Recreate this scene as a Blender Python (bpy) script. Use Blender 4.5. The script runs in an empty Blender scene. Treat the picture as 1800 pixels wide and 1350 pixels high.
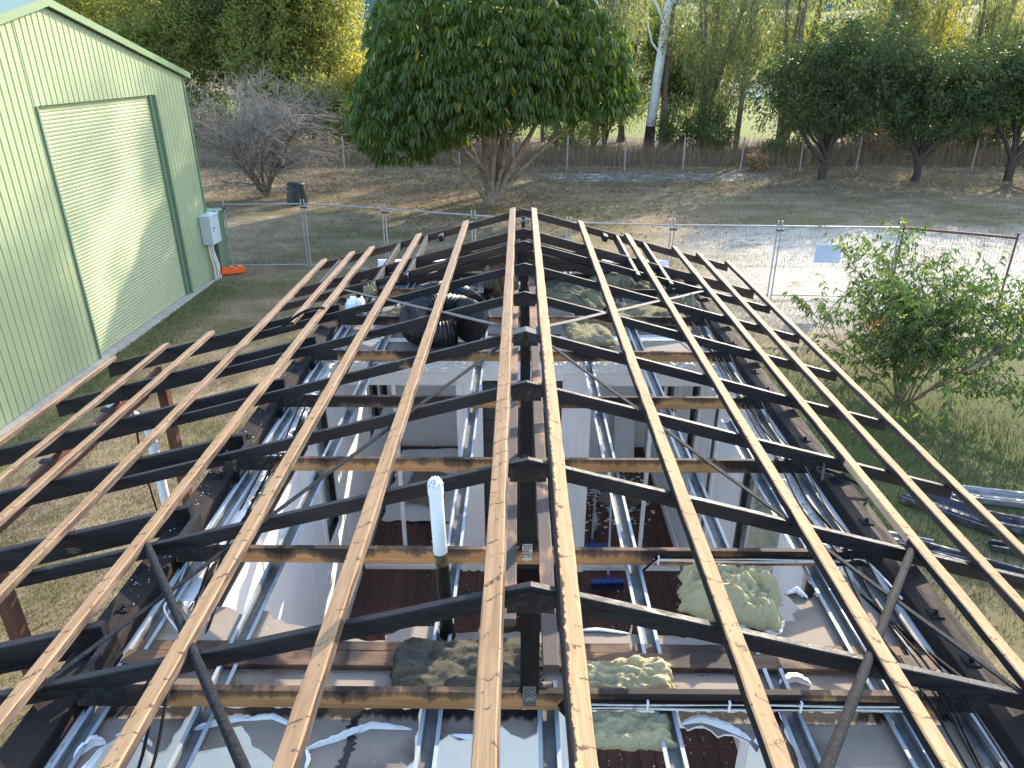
import bpy, math, random
import numpy as np
from mathutils import Vector, Matrix, noise as mnoise
C = bpy.context.scene.collection
SC = bpy.context.scene
R = math.radians
random.seed(7)
RNG = np.random.default_rng(11)

# ------------------------------------------------------------------ camera, sky, sun, exposure
cam = bpy.data.objects.new('camera', bpy.data.cameras.new('camera'))
C.objects.link(cam)
cam.location = (-0.047, 0.0, 6.0)
cam.rotation_euler = (R(90 - 24.41), 0, R(0.595))
cam.data.sensor_width = 36.0
cam.data.lens = 25.2
cam.data.clip_start = 0.05
cam.data.clip_end = 8000
SC.camera = cam

SUN_EL, SUN_AZ = 25.0, 58.0        # azimuth from +X towards +Y: sun beyond the trees, right of the view
sdir = Vector((math.cos(R(SUN_EL)) * math.cos(R(SUN_AZ)), math.cos(R(SUN_EL)) * math.sin(R(SUN_AZ)), math.sin(R(SUN_EL))))
W = bpy.data.worlds.new('World'); SC.world = W
W.use_nodes = True
wn = W.node_tree
sky = wn.nodes.new('ShaderNodeTexSky'); sky.sky_type = 'NISHITA'; sky.sun_disc = False
sky.sun_elevation = R(SUN_EL); sky.sun_rotation = R(90 - SUN_AZ)
sky.air_density = 1.0; sky.dust_density = 1.0; sky.ozone_density = 1.0
bg = wn.nodes['Background']; wn.links.new(sky.outputs[0], bg.inputs[0]); bg.inputs[1].default_value = 0.15
sun = bpy.data.objects.new('sun', bpy.data.lights.new('sun', 'SUN')); C.objects.link(sun)
sun.data.energy = 2.4; sun.data.angle = R(0.55); sun.data.color = (1.0, 0.87, 0.68)
sun.rotation_euler = sdir.to_track_quat('Z', 'Y').to_euler()
SC.view_settings.view_transform = 'Standard'; SC.view_settings.look = 'None'
SC.view_settings.exposure = 2.3; SC.view_settings.gamma = 1.0
SC.view_settings.use_curve_mapping = False
SC.cycles.diffuse_bounces = 8; SC.cycles.max_bounces = 12

# ------------------------------------------------------------------ node helpers and materials
class NT:
    def __init__(s, name, two_sided=True):
        s.m = bpy.data.materials.new(name); s.m.use_nodes = True
        s.t = s.m.node_tree; s.b = s.t.nodes['Principled BSDF']; s.out = s.t.nodes['Material Output']
    def n(s, typ, **kw):
        k = s.t.nodes.new('ShaderNode' + typ)
        for a, v in kw.items():
            if a[0] == '_': setattr(k, a[1:], v)
        return k
    def put(s, sock, v):
        if isinstance(v, bpy.types.NodeSocket): s.t.links.new(v, sock)
        elif isinstance(v, (tuple, list)) and len(v) == 3 and sock.type == 'RGBA': sock.default_value = (*v, 1)
        else: sock.default_value = v
    def pos(s): return s.n('NewGeometry').outputs['Position']
    def obj(s): return s.n('TexCoord').outputs['Object']
    def sep(s, v):
        k = s.n('SeparateXYZ'); s.put(k.inputs[0], v); return k.outputs
    def vmul(s, v, f):
        k = s.n('VectorMath', _operation='MULTIPLY'); s.put(k.inputs[0], v); k.inputs[1].default_value = f; return k.outputs[0]
    def noise(s, v, scale=1.0, detail=4, rough=.55, dist=0.0, color=False):
        k = s.n('TexNoise'); s.put(k.inputs['Vector'], v); k.inputs['Scale'].default_value = scale
        k.inputs['Detail'].default_value = detail; k.inputs['Roughness'].default_value = rough; k.inputs['Distortion'].default_value = dist
        return k.outputs['Color' if color else 'Fac']
    def math(s, op, a, b=0.0, c=0.0, clamp=False):
        k = s.n('Math', _operation=op, _use_clamp=clamp); s.put(k.inputs[0], a); s.put(k.inputs[1], b); s.put(k.inputs[2], c); return k.outputs[0]
    def ramp(s, f, lo, hi, a=0.0, b=1.0):
        k = s.n('MapRange', _interpolation_type='SMOOTHSTEP'); s.put(k.inputs[0], f); k.inputs[1].default_value = lo; k.inputs[2].default_value = hi
        k.inputs[3].default_value = a; k.inputs[4].default_value = b; return k.outputs[0]
    def mix(s, f, a, b, blend='MIX'):
        k = s.n('Mix', _data_type='RGBA', _blend_type=blend); s.put(k.inputs[0], f); s.put(k.inputs[6], a); s.put(k.inputs[7], b); return k.outputs[2]
    def bump(s, h, strength=.3, dist=.01):
        k = s.n('Bump'); s.put(k.inputs['Height'], h); k.inputs['Strength'].default_value = strength; k.inputs['Distance'].default_value = dist
        s.put(s.b.inputs['Normal'], k.outputs[0])
    def fin(s, col, rough=.7, spec=.3, metal=0.0):
        s.put(s.b.inputs['Base Color'], col); s.put(s.b.inputs['Roughness'], rough)
        s.put(s.b.inputs['Specular IOR Level'], spec); s.put(s.b.inputs['Metallic'], metal); return s.m

def plain(name, col, rough=.6, spec=.3, metal=0.0, var=.12, scale=6.0, bump=0.0, dirt=None):
    t = NT(name); p = t.obj(); f = t.noise(p, scale, 5)
    c = t.mix(t.ramp(f, .3, .7), tuple(x * (1 - var) for x in col), tuple(min(1, x * (1 + var)) for x in col))
    if dirt:
        c = t.mix(t.ramp(t.noise(p, dirt[1], 6, .65), dirt[2], dirt[3]), c, dirt[0])
    if bump: t.bump(t.noise(p, scale * 6, 4), bump, .01)
    return t.fin(c, rough, spec, metal)

def wood(name, a, b, axis, rough=.75, soot=None, spec=.2):
    """grain along axis (0,1,2); soot = list of functions applied on colour"""
    t = NT(name); p = t.obj()
    st = [14.0, 14.0, 14.0]; st[axis] = 0.9
    g = t.noise(t.vmul(p, tuple(st)), 3.0, 5, .6, .4)
    g2 = t.noise(t.vmul(p, tuple(x * 3 if x > 1 else 1.5 for x in st)), 4.0, 3, .5)
    c = t.mix(t.ramp(g, .3, .7), a, b)
    c = t.mix(t.math('MULTIPLY', t.ramp(g2, .52, .7), .35), c, tuple(x * .55 for x in a))
    if soot: c = soot(t, p, c)
    t.bump(t.math('ADD', g, t.math('MULTIPLY', g2, .5)), .25, .004)
    return t.fin(c, rough, spec)

def soot_batten(t, p, c):
    X, Y, Z = t.sep(p)
    ax = t.math('ABSOLUTE', X)
    w1 = t.noise(t.vmul(p, (3, 3, 3)), 3.0, 3)
    ph = t.math('ADD', t.math('ADD', Y, t.math('MULTIPLY', ax, .25)), t.math('MULTIPLY', w1, .20))
    fr = t.math('ABSOLUTE', t.math('SUBTRACT', t.math('FRACT', t.math('MULTIPLY', ph, 8.7)), .5))
    line = t.ramp(fr, .01, .075, 1, 0)
    keep = t.ramp(t.noise(t.vmul(p, (9, 9, 9)), 2.0, 2), .45, .55)
    m = t.math('MULTIPLY', line, keep)
    c = t.mix(t.math('MULTIPLY', m, .9), c, (.035, .024, .018))
    blot = t.ramp(t.noise(t.vmul(p, (14, 3, 14)), 2.5, 5, .7), .62, .74)
    c = t.mix(t.math('MULTIPLY', blot, .4), c, (.13, .085, .055))
    oi = t.n('ObjectInfo').outputs['Random']
    c = t.mix(t.math('MULTIPLY', oi, .35), c, (.17, .115, .07))
    e = t.math('ADD', X, t.math('MULTIPLY', t.math('SUBTRACT', t.noise(t.vmul(p, (6, 9, 6)), 2.0, 5, .7), .5), .055))
    edge = t.math('MULTIPLY', t.ramp(e, .112, .116, 1, 0), t.math('MULTIPLY', t.ramp(X, .05, .06), t.ramp(Y, 5.2, 4.2)))
    c = t.mix(edge, c, (.014, .012, .012))
    vor = t.n('TexVoronoi'); t.put(vor.inputs['Vector'], p); vor.inputs['Scale'].default_value = 16
    dot = t.ramp(vor.outputs['Distance'], .05, .09, 1, 0)
    c = t.mix(t.math('MULTIPLY', dot, .8), c, (.05, .035, .03))
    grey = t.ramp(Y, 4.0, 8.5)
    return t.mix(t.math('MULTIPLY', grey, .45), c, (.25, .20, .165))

M = {}
M['batten_top'] = wood('batten_top_pine', (.255, .155, .080), (.375, .240, .132), 1, .8, soot_batten)
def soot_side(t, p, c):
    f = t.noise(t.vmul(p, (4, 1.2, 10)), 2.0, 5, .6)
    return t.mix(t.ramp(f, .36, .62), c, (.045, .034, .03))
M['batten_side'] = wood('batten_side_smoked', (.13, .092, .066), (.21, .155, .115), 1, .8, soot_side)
M['batten_bare'] = wood('batten_side_bare', (.38, .25, .14), (.52, .36, .22), 1, .8)
def charm(name, axis, a=(.007, .007, .009), b=(.017, .0145, .0155), rough=.46, patch=True):
    t = NT(name); p = t.obj()
    st = [10.0, 10.0, 10.0]; st[axis] = 1.2
    g = t.noise(t.vmul(p, tuple(st)), 4.0, 5, .6)
    c = t.mix(t.ramp(g, .3, .75), a, b)
    if patch:
        f = t.noise(t.vmul(p, (1.6, 1.1, 4)), 1.6, 4, .6)
        c = t.mix(t.ramp(f, .68, .75), c, (.15, .10, .065))
    v = t.n('TexVoronoi', _feature='DISTANCE_TO_EDGE'); sv = [22.0, 22.0, 30.0]; sv[axis] = 8.0
    t.put(v.inputs['Vector'], t.vmul(p, tuple(sv))); v.inputs['Scale'].default_value = 1.2
    t.bump(t.math('ADD', g, t.ramp(v.outputs['Distance'], 0, .1)), .22, .004)
    return t.fin(c, t.ramp(g, .3, .7, rough, rough + .22), .28)
M['charX'] = charm('charred_timber_across', 0)
M['charY'] = charm('charred_timber_along', 1)
M['charZ'] = charm('charred_timber_upright', 2, (.0035, .003, .003), (.009, .0065, .006), .6, False)
M['charBrown'] = charm('smoked_brown_timber', 0, (.028, .018, .014), (.06, .038, .028), .6)
def soot_chord(t, p, c):
    X, Y, Z = t.sep(p)
    h = t.math('DIVIDE', t.math('SUBTRACT', Z, 3.690), .045)
    e = t.math('MULTIPLY', t.math('SUBTRACT', t.noise(t.vmul(p, (3.0, 2.0, .5)), 2.2, 6, .65), .5), 3.4)
    e2 = t.math('MULTIPLY', t.math('SUBTRACT', t.noise(t.vmul(p, (45, 2.0, 6)), 1.0, 3, .6), .5), 1.3)
    seg = t.math('MULTIPLY', t.ramp(t.noise(t.vmul(p, (.55, 1.7, 0.01)), 1.7, 2), .50, .57), 1.6)
    edge = t.math('MULTIPLY', t.ramp(t.math('ABSOLUTE', X), 1.35, 1.75), 1.6)
    f = t.math('ADD', t.math('ADD', t.math('ADD', h, e), t.math('ADD', e2, seg)), edge)
    c = t.mix(t.ramp(f, .05, .65), c, (.11, .065, .04))
    return t.mix(t.ramp(f, .7, 1.5), c, (.022, .016, .014))
M['chord'] = wood('half_burnt_pine_chord', (.30, .145, .055), (.43, .235, .10), 0, .7, soot_chord)
def soot_str(t, p, c):
    X, Y, Z = t.sep(p)
    f = t.noise(t.vmul(p, (3, 1.0, 3)), 1.3, 4, .6)
    c = t.mix(t.ramp(f, .40, .52), c, (.085, .072, .066))
    return t.mix(t.ramp(t.noise(p, 9, 4), .6, .75), c, (.05, .04, .036))
M['strong'] = wood('sooty_strongback', (.22, .13, .08), (.32, .20, .125), 1, .8, soot_str)
M['plate'] = charm('sooty_wall_plate', 1, (.016, .013, .012), (.036, .026, .022), .75)
M['crossplate'] = wood('smoked_cross_plate', (.10, .06, .038), (.17, .11, .07), 0, .7, lambda t, p, c: t.mix(t.ramp(t.noise(t.vmul(p, (2, 2, 2)), 2, 5), .45, .62), c, (.035, .026, .022)))
M['ver_brown'] = wood('dark_brown_stained_post', (.075, .032, .02), (.12, .052, .034), 2, .55)
M['ver_beam'] = wood('dark_brown_stained_beam', (.085, .034, .022), (.13, .055, .036), 1, .5)
M['plateM'] = None
def nailplate(name, base, hole, rough, metal):
    t = NT(name); p = t.obj()
    b = t.n('TexBrick'); t.put(b.inputs['Vector'], t.n('TexCoord').outputs['UV'])
    X, Y, Z = t.sep(p); cm = t.n('CombineXYZ'); t.put(cm.inputs[0], X); t.put(cm.inputs[1], Z)
    t.put(b.inputs['Vector'], cm.outputs[0]); b.inputs['Scale'].default_value = 1.0
    b.inputs['Brick Width'].default_value = .022; b.inputs['Row Height'].default_value = .0095; b.inputs['Mortar Size'].default_value = .0022
    b.inputs['Color1'].default_value = (*hole, 1); b.inputs['Color2'].default_value = (*[x * .7 for x in hole], 1); b.inputs['Mortar'].default_value = (*base, 1)
    c = t.mix(t.ramp(t.noise(p, 30, 4), .5, .75), b.outputs['Color'], tuple(min(1, x * 1.9) for x in base))
    t.bump(b.outputs['Fac'], .8, .004)
    return t.fin(c, rough, .5, metal)
M['nail_dark'] = nailplate('charred_nail_plate', (.028, .026, .027), (.004, .004, .004), .45, .3)
M['nail_bright'] = nailplate('galvanised_nail_plate', (.34, .35, .37), (.03, .03, .03), .4, .7)
M['steel_burnt'] = plain('heat_darkened_steel', (.016, .018, .023), .75, .15, .05, .5, 60, .9, ((.10, .10, .11), 110, .60, .68))
M['steel_galv'] = plain('galvanised_steel', (.055, .058, .064), .7, .25, .05, .10, 10, 0, ((.13, .12, .11), 3.0, .58, .74))
M['chan_dark'] = plain('soot_blackened_channel', (.07, .075, .08), .6, .3, .1, .4, 12, 0, ((.28, .31, .33), 4, .64, .74))
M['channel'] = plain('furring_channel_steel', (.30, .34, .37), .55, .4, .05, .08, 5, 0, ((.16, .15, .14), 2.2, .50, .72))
M['chan_in'] = plain('furring_channel_dark_web', (.13, .14, .138), .6, .3, .05, .25, 14, 0, ((.06, .055, .05), 5.0, .5, .7))  # channel web, coloured darker than the lips
def paper_mat():
    t = NT('plasterboard_brown_paper'); p = t.obj(); X, Y, Z = t.sep(p)
    c = t.mix(t.noise(p, 5, 5), (.235, .195, .16), (.30, .255, .21))
    f = t.noise(t.vmul(p, (1.5, 2.2, 1)), 1.35, 3, .5)
    c = t.mix(t.ramp(f, .50, .72), c, (.10, .082, .068))
    c = t.mix(t.ramp(f, .66, .80), c, (.022, .018, .016))
    f2 = t.noise(t.vmul(p, (22, 3, 1)), 1.0, 4, .6)
    tip = t.math('ADD', t.math('DIVIDE', t.math('SUBTRACT', Y, 2.02), .04), t.math('MULTIPLY', t.math('SUBTRACT', f2, .5), 2.5))
    near = t.ramp(Y, 2.10, 2.13, 1, 0)
    c = t.mix(t.math('MULTIPLY', t.ramp(tip, .1, .9), near), c, (.02, .016, .014))
    grey = t.ramp(Y, 4.5, 5.5)
    c = t.mix(t.math('MULTIPLY', grey, .6), c, (.19, .178, .168))
    c = t.mix(t.ramp(t.noise(p, 70, 2), .70, .76), c, (.5, .48, .45))
    return t.fin(c, .85, .2)
M['paper'] = paper_mat()
M['gypsum'] = plain('plasterboard_white_core', (.78, .78, .77), .9, .2, 0, .06, 40, .3, ((.45, .42, .38), 14, .58, .75))
M['wall_white'] = plain('white_painted_wall', (.86, .86, .86), .55, .3, 0, .03, 2, 0, ((.52, .51, .47), 1.2, .58, .85))
M['trim_white'] = plain('white_gloss_trim', (.84, .84, .84), .35, .45, 0, .03, 4, 0, ((.5, .48, .44), 4, .66, .85))
M['dark_grey'] = plain('charcoal_cupboard', (.05, .052, .055), .5, .4, 0, .1, 4)
M['black'] = plain('black_aluminium', (.012, .012, .013), .4, .5, 0, .1, 4)
M['black_plastic'] = plain('black_plastic', (.016, .016, .017), .42, .5, 0, .3, 10, .2)
M['bin'] = plain('compost_bin_plastic', (.02, .021, .023), .5, .4, 0, .2, 6, .1)
M['cable_black'] = plain('sooty_cable', (.012, .010, .010), .8, .15, 0, .4, 20, 0, ((.12, .10, .085), 7, .68, .8))
M['cable_white'] = plain('white_cable', (.62, .60, .56), .5, .4, 0, .1, 20, 0, ((.10, .08, .07), 9, .55, .72))
t = NT('window_glass'); t.b.inputs['Transmission Weight'].default_value = .75; M['glass'] = t.fin((.55, .6, .6), .03, .5)
M['pvc'] = plain('white_pvc', (.62, .64, .65), .35, .5, 0, .03, 6, 0, ((.22, .20, .18), 6.0, .62, .74))
M['burnt_pvc'] = plain('burnt_black_pvc', (.006, .006, .006), .6, .25, 0, .4, 16, .4, ((.10, .07, .04), 18, .68, .75))
t = NT('amber_melted_plastic'); M['amber'] = t.fin(t.mix(t.ramp(t.noise(t.obj(), 40, 4), .4, .6), (.03, .019, .011), (.13, .09, .05)), .3, .5)
def floor_mat():
    t = NT('red_brown_floorboard'); p = t.obj(); oi = t.n('ObjectInfo')
    g = t.noise(t.vmul(p, (16, .8, 16)), 2.5, 5)
    c = t.mix(oi.outputs['Random'], (.045, .018, .012), (.115, .045, .030))
    c = t.mix(t.math('MULTIPLY', t.ramp(g, .45, .75), .6), c, (.03, .013, .010))
    c = t.mix(t.ramp(t.noise(p, 1.6, 4), .5, .75), c, (.045, .03, .028))
    v = t.n('TexVoronoi'); t.put(v.inputs['Vector'], p); v.inputs['Scale'].default_value = 30; v.inputs['Randomness'].default_value = 1
    cl = t.ramp(t.noise(p, 2.2, 3), .42, .62)
    dots = t.math('MULTIPLY', t.ramp(v.outputs['Distance'], .10, .17, 1, 0), cl)
    c = t.mix(t.math('MULTIPLY', dots, .8), c, (.55, .53, .52))
    return t.fin(c, t.ramp(g, .3, .7, .35, .6), .4)
M['floor'] = floor_mat()
def insul(name, a, b, ch, lo, hi):
    t = NT(name); p = t.obj()
    f = t.noise(t.vmul(p, (14, 40, 40)), 2.0, 8, .72, 2.2)
    c = t.mix(t.ramp(f, .3, .7), a, b)
    c = t.mix(t.ramp(t.noise(p, 6, 6, .65, .5), lo, hi), c, ch)
    t.bump(t.noise(t.vmul(p, (30, 60, 60)), 2.0, 8, .75, 2.0), .9, .02)
    return t.fin(c, .95, .1)
M['ins_yellow'] = insul('yellow_glasswool', (.58, .51, .27), (.74, .68, .43), (.36, .31, .17), .62, .85)
M['ins_grey'] = insul('sooty_glasswool', (.10, .09, .068), (.19, .17, .125), (.05, .046, .04), .5, .75)
M['ins_burnt'] = insul('burnt_brown_glasswool', (.12, .08, .04), (.24, .16, .08), (.03, .022, .015), .5, .68)
M['ins_dull'] = insul('dusty_glasswool', (.20, .18, .11), (.34, .31, .19), (.09, .085, .07), .48, .68)
M['duct'] = plain('black_foil_duct', (.014, .013, .013), .36, .6, .3, .4, 20, .3, ((.20, .18, .15), 26, .64, .72))
M['shed'] = plain('pale_green_steel_cladding', (.265, .315, .185), .42, .4, 0, .02, 1.0)
M['shed_trim'] = plain('green_steel_flashing', (.12, .185, .115), .4, .4, 0, .03, 1.0)
M['shed_roof'] = plain('green_steel_roof', (.135, .205, .11), .4, .4, 0, .03, 1.0)
M['shed_door'] = plain('pale_green_roller_curtain', (.285, .33, .195), .45, .4, 0, .02, 1.0)
M['gap'] = plain('dark_gap_and_shade', (.02, .02, .025), .8, .2)  # dark fill for gaps, also the shadow line painted under the barge
M['concrete'] = plain('concrete_slab', (.36, .34, .30), .85, .2, 0, .12, 6, .2)
M['meter'] = plain('pale_grey_meter_box', (.42, .46, .47), .4, .4, 0, .02, 3)
M['conduit'] = plain('pink_grey_conduit', (.60, .53, .48), .5, .3, 0, .05, 5)
M['orange'] = plain('orange_plastic', (.80, .11, .015), .45, .4, 0, .1, 8)
M['blue'] = plain('blue_plastic', (.02, .07, .30), .4, .5, 0, .06, 8)
M['bristle'] = plain('blue_black_bristles', (.02, .035, .085), .8, .2, 0, .3, 40)
M['rust'] = plain('rusty_steel_pipe', (.12, .055, .035), .7, .3, .2, .3, 20)
M['fence_pipe'] = plain('galvanised_pipe', (.30, .31, .325), .5, .5, .4, .10, 8)
M['wire'] = plain('fence_wire', (.09, .09, .09), .8, .1, .0); M['rust_wire'] = plain('rusty_wire', (.045, .035, .03), .9, .1)
M['sign'] = plain('pale_blue_sign', (.40, .46, .56), .4, .4, 0, .03, 3)
M['ink'] = plain('grey_print', (.30, .36, .46), .6, .3)
M['stamp'] = plain('brown_stamp_ink', (.20, .12, .07), .8, .2)
M['fpost'] = plain('weathered_fence_post', (.30, .29, .27), .8, .2, 0, .2, 6)
M['debris_metal'] = plain('dark_blue_gutter', (.020, .026, .040), .6, .5, .2, .2, 6, 0, ((.10, .11, .12), 3, .55, .7))
M['debris_grey'] = plain('weathered_grey_gutter', (.20, .21, .22), .5, .4, .3, .2, 6, 0, ((.09, .09, .09), 4, .55, .7))
M['corr'] = plain('dark_corrugated_sheet', (.055, .065, .062), .5, .4, .2, .2, 4)
M['rustwood'] = plain('rust_brown_board', (.10, .045, .02), .7, .3, 0, .4, 8)
M['water_tank'] = M['shed_trim']
# ------------------------------------------------------------------ mesh helpers
class MB:
    def __init__(s): s.v = []; s.f = []; s.k = []; s.sm = []
    def add(s, vs, fs, k=0, sm=False):
        o = len(s.v); s.v += [tuple(map(float, q)) for q in vs]
        for f in fs: s.f.append([i + o for i in f]); s.k.append(k); s.sm.append(sm)
    def box(s, a, b, k=0):
        x0, y0, z0 = a; x1, y1, z1 = b
        s.add([(x0, y0, z0), (x1, y0, z0), (x1, y1, z0), (x0, y1, z0), (x0, y0, z1), (x1, y0, z1), (x1, y1, z1), (x0, y1, z1)],
              [(3, 2, 1, 0), (4, 5, 6, 7), (0, 1, 5, 4), (1, 2, 6, 5), (2, 3, 7, 6), (3, 0, 4, 7)], k)
    def bar(s, p0, p1, w, h, up=(0, 0, 1), ks=(0, 0, 0, 0), seg=1, jit=0.0, ch=.004, rng=random):
        """chamfered board from p0 to p1; p0,p1 = centre of the top face; ks = slots (top, right, bottom, left)"""
        p0, p1 = Vector(p0), Vector(p1); d = (p1 - p0).normalized(); r = d.cross(Vector(up)).normalized(); u = r.cross(d)
        sec = [(-w/2 + ch, 0), (w/2 - ch, 0), (w/2, -ch), (w/2, -h + ch), (w/2 - ch, -h), (-w/2 + ch, -h), (-w/2, -h + ch), (-w/2, -ch)]
        kk = [ks[0], ks[0], ks[1], ks[1], ks[2], ks[3], ks[3], ks[0]]
        vs = []
        for i in range(seg + 1):
            c = p0.lerp(p1, i / seg); jt = [rng.uniform(-jit, jit) for _ in range(4)]
            for j, (a, b) in enumerate(sec):
                e = jt[(j // 2) % 4]
                vs.append(c + r * (a + e * (1 if a > 0 else -1)) + u * (b - abs(e) * .4 * (1 if b > -h/2 else -1)))
        fs = []; kf = []
        o = len(s.v); s.v += [tuple(q) for q in vs]
        for i in range(seg):
            for j in range(8):
                a, b = i * 8 + j, i * 8 + (j + 1) % 8
                s.f.append([o + a, o + a + 8, o + b + 8, o + b]); s.k.append(kk[j]); s.sm.append(False)
        s.f.append([o + j for j in range(8)]); s.k.append(ks[1]); s.sm.append(False)
        s.f.append([o + seg * 8 + j for j in reversed(range(8))]); s.k.append(ks[1]); s.sm.append(False)
    def tube(s, pts, r, n=8, k=0, cap=True, sm=True):
        pts = [Vector(p) for p in pts]; m = len(pts)
        rs = r if isinstance(r, (list, tuple)) else [r] * m
        vs = []; prev = None
        for i, p in enumerate(pts):
            d = (pts[min(i + 1, m - 1)] - pts[max(i - 1, 0)]).normalized()
            ref = prev if prev is not None else (Vector((0, 0, 1)) if abs(d.z) < .9 else Vector((1, 0, 0)))
            a = d.cross(ref); a = a.normalized() if a.length > 1e-6 else d.orthogonal().normalized(); b = a.cross(d); prev = b
            for j in range(n):
                t = 2 * math.pi * j / n; vs.append(p + (a * math.cos(t) + b * math.sin(t)) * rs[i])
        fs = [(i * n + j, i * n + (j + 1) % n, (i + 1) * n + (j + 1) % n, (i + 1) * n + j) for i in range(m - 1) for j in range(n)]
        s.add(vs, fs, k, sm)
        if cap: s.add([vs[j] for j in range(n)], [tuple(reversed(range(n)))], k); s.add([vs[(m - 1) * n + j] for j in range(n)], [tuple(range(n))], k)
    def lathe(s, prof, n=16, k=0, at=(0, 0, 0)):
        vs = [(at[0] + r * math.cos(2 * math.pi * j / n), at[1] + r * math.sin(2 * math.pi * j / n), at[2] + z) for r, z in prof for j in range(n)]
        s.add(vs, [(i * n + j, i * n + (j + 1) % n, (i + 1) * n + (j + 1) % n, (i + 1) * n + j) for i in range(len(prof) - 1) for j in range(n)], k, True)
    def prism(s, poly, z0, z1, kt=0, kb=0, ksd=0):
        n = len(poly)
        a = sum(poly[i][0] * poly[(i + 1) % n][1] - poly[(i + 1) % n][0] * poly[i][1] for i in range(n))
        if a < 0: poly = poly[::-1]
        f = z1 if callable(z1) else (lambda x, y: z1)
        g = z0 if callable(z0) else (lambda x, y: z0)
        vs = [(x, y, g(x, y)) for x, y in poly] + [(x, y, f(x, y)) for x, y in poly]
        s.add(vs, [tuple(range(n, 2 * n))], kt); s.add(vs, [tuple(reversed(range(n)))], kb)
        s.add(vs, [(i, (i + 1) % n, n + (i + 1) % n, n + i) for i in range(n)], ksd)
    def obj(s, name, mats, parent=None, loc=None):
        me = bpy.data.meshes.new(name)
        me.from_pydata(s.v, [], s.f)
        for m in (mats if isinstance(mats, (list, tuple)) else [mats]): me.materials.append(m)
        me.polygons.foreach_set('material_index', s.k); me.polygons.foreach_set('use_smooth', s.sm); me.update()
        o = bpy.data.objects.new(name, me); C.objects.link(o)
        if parent: o.parent = parent
        if loc: o.location = loc
        return o
def tag(o, label=None, cat=None, group=None, kind=None):
    if label: o['label'] = label
    if cat: o['category'] = cat
    if group: o['group'] = group
    if kind: o['kind'] = kind
    return o
def thing(name, label, cat, loc=(0, 0, 0), group=None, rz=0):
    o = bpy.data.objects.new(name, None); C.objects.link(o); o.location = loc; o.rotation_euler = (0, 0, rz); o.empty_display_size = .2
    return tag(o, label, cat, group)
def part(name, parent, loc=(0, 0, 0)):
    o = bpy.data.objects.new(name, None); C.objects.link(o); o.parent = parent; o.location = loc; return o
def copy_tree(o, parent=None):
    c = o.copy(); C.objects.link(c)
    if parent: c.parent = parent
    for ch in list(o.children): copy_tree(ch, c)
    return c
def npmesh(name, verts, faces, mat, parent=None, loc=None, smooth=False):
    """faces: (N,3) or (N,4) int array"""
    me = bpy.data.meshes.new(name); nv = len(verts); nf, k = faces.shape
    me.vertices.add(nv); me.vertices.foreach_set('co', np.asarray(verts, dtype=np.float32).ravel())
    me.loops.add(nf * k); me.loops.foreach_set('vertex_index', faces.astype(np.int32).ravel())
    me.polygons.add(nf); me.polygons.foreach_set('loop_start', np.arange(0, nf * k, k, dtype=np.int32))
    me.polygons.foreach_set('loop_total', np.full(nf, k, dtype=np.int32))
    if smooth: me.polygons.foreach_set('use_smooth', np.ones(nf, dtype=bool))
    me.materials.append(mat); me.update(calc_edges=True)
    o = bpy.data.objects.new(name, me); C.objects.link(o)
    if parent: o.parent = parent
    if loc is not None: o.location = loc
    return o
def unit(a): return a / np.maximum(np.linalg.norm(a, axis=-1, keepdims=True), 1e-9)
def leafmesh(name, P, D, L, Wd, mat, parent=None, loc=None, droop=.0, four=False, fold=.25):
    """leaves: base P, axis D, length L, width Wd"""
    n = len(P); D = unit(D); rn = RNG.normal(size=(n, 3)); S = unit(np.cross(D, rn)); N = np.cross(S, D)
    L = np.asarray(L).reshape(-1, 1) * np.ones((n, 1)); Wd = np.asarray(Wd).reshape(-1, 1) * np.ones((n, 1))
    tip = P + D * L; tip[:, 2] -= (droop * L)[:, 0]
    if not four:
        mid = P + D * L * .45 + N * Wd * fold
        V = np.stack([P, mid + S * Wd * .5, tip, mid - S * Wd * .5], 1).reshape(-1, 3)
        b = np.arange(n)[:, None] * 4
        F = np.concatenate([b + [0, 1, 2], b + [0, 2, 3]], 0)
    else:
        m1 = P + D * L * .33; m2 = P + D * L * .72; m1[:, 2] -= (droop * L)[:, 0] * .15; m2[:, 2] -= (droop * L)[:, 0] * .55
        o1 = N * Wd * fold
        V = np.stack([P, m1 + S * Wd * .5 + o1, m1 - S * Wd * .5 + o1, m2 + S * Wd * .46 + o1, m2 - S * Wd * .46 + o1, tip], 1).reshape(-1, 3)
        b = np.arange(n)[:, None] * 6
        F = np.concatenate([b + [0, 2, 1], b + [1, 2, 4], b + [1, 4, 3], b + [3, 4, 5]], 0)
    return npmesh(name, V, F, mat, parent, loc)
def leafmat(name, a, b, c=None, trans=.35, rough=.5, spec=.3, dead=None):
    t = NT(name); g = t.n('NewGeometry').outputs['Random Per Island']
    col = t.mix(t.ramp(g, 0, 1), a, b)
    if c: col = t.mix(t.ramp(g, .86, .92), col, c)
    if dead: col = t.mix(t.ramp(g, .975, .98), col, dead)
    t.fin(col, rough, spec)
    tr = t.n('BsdfTranslucent'); t.put(tr.inputs[0], t.mix(.6, col, (.5, .55, .1), 'MULTIPLY')); 
    hs = t.n('HueSaturation'); hs.inputs['Value'].default_value = 1.6; hs.inputs['Saturation'].default_value = 1.15; t.put(hs.inputs['Color'], col); t.put(tr.inputs[0], hs.outputs[0])
    mx = t.n('MixShader'); mx.inputs[0].default_value = trans
    t.t.links.new(t.b.outputs[0], mx.inputs[1]); t.t.links.new(tr.outputs[0], mx.inputs[2]); t.t.links.new(mx.outputs[0], t.out.inputs[0])
    return t.m
def fbm(x, y, s=1.0, seed=0.0, o=4): return mnoise.fractal(Vector((x * s + seed, y * s - seed, seed * .37)), 1.0, 2.0, o)
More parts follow.
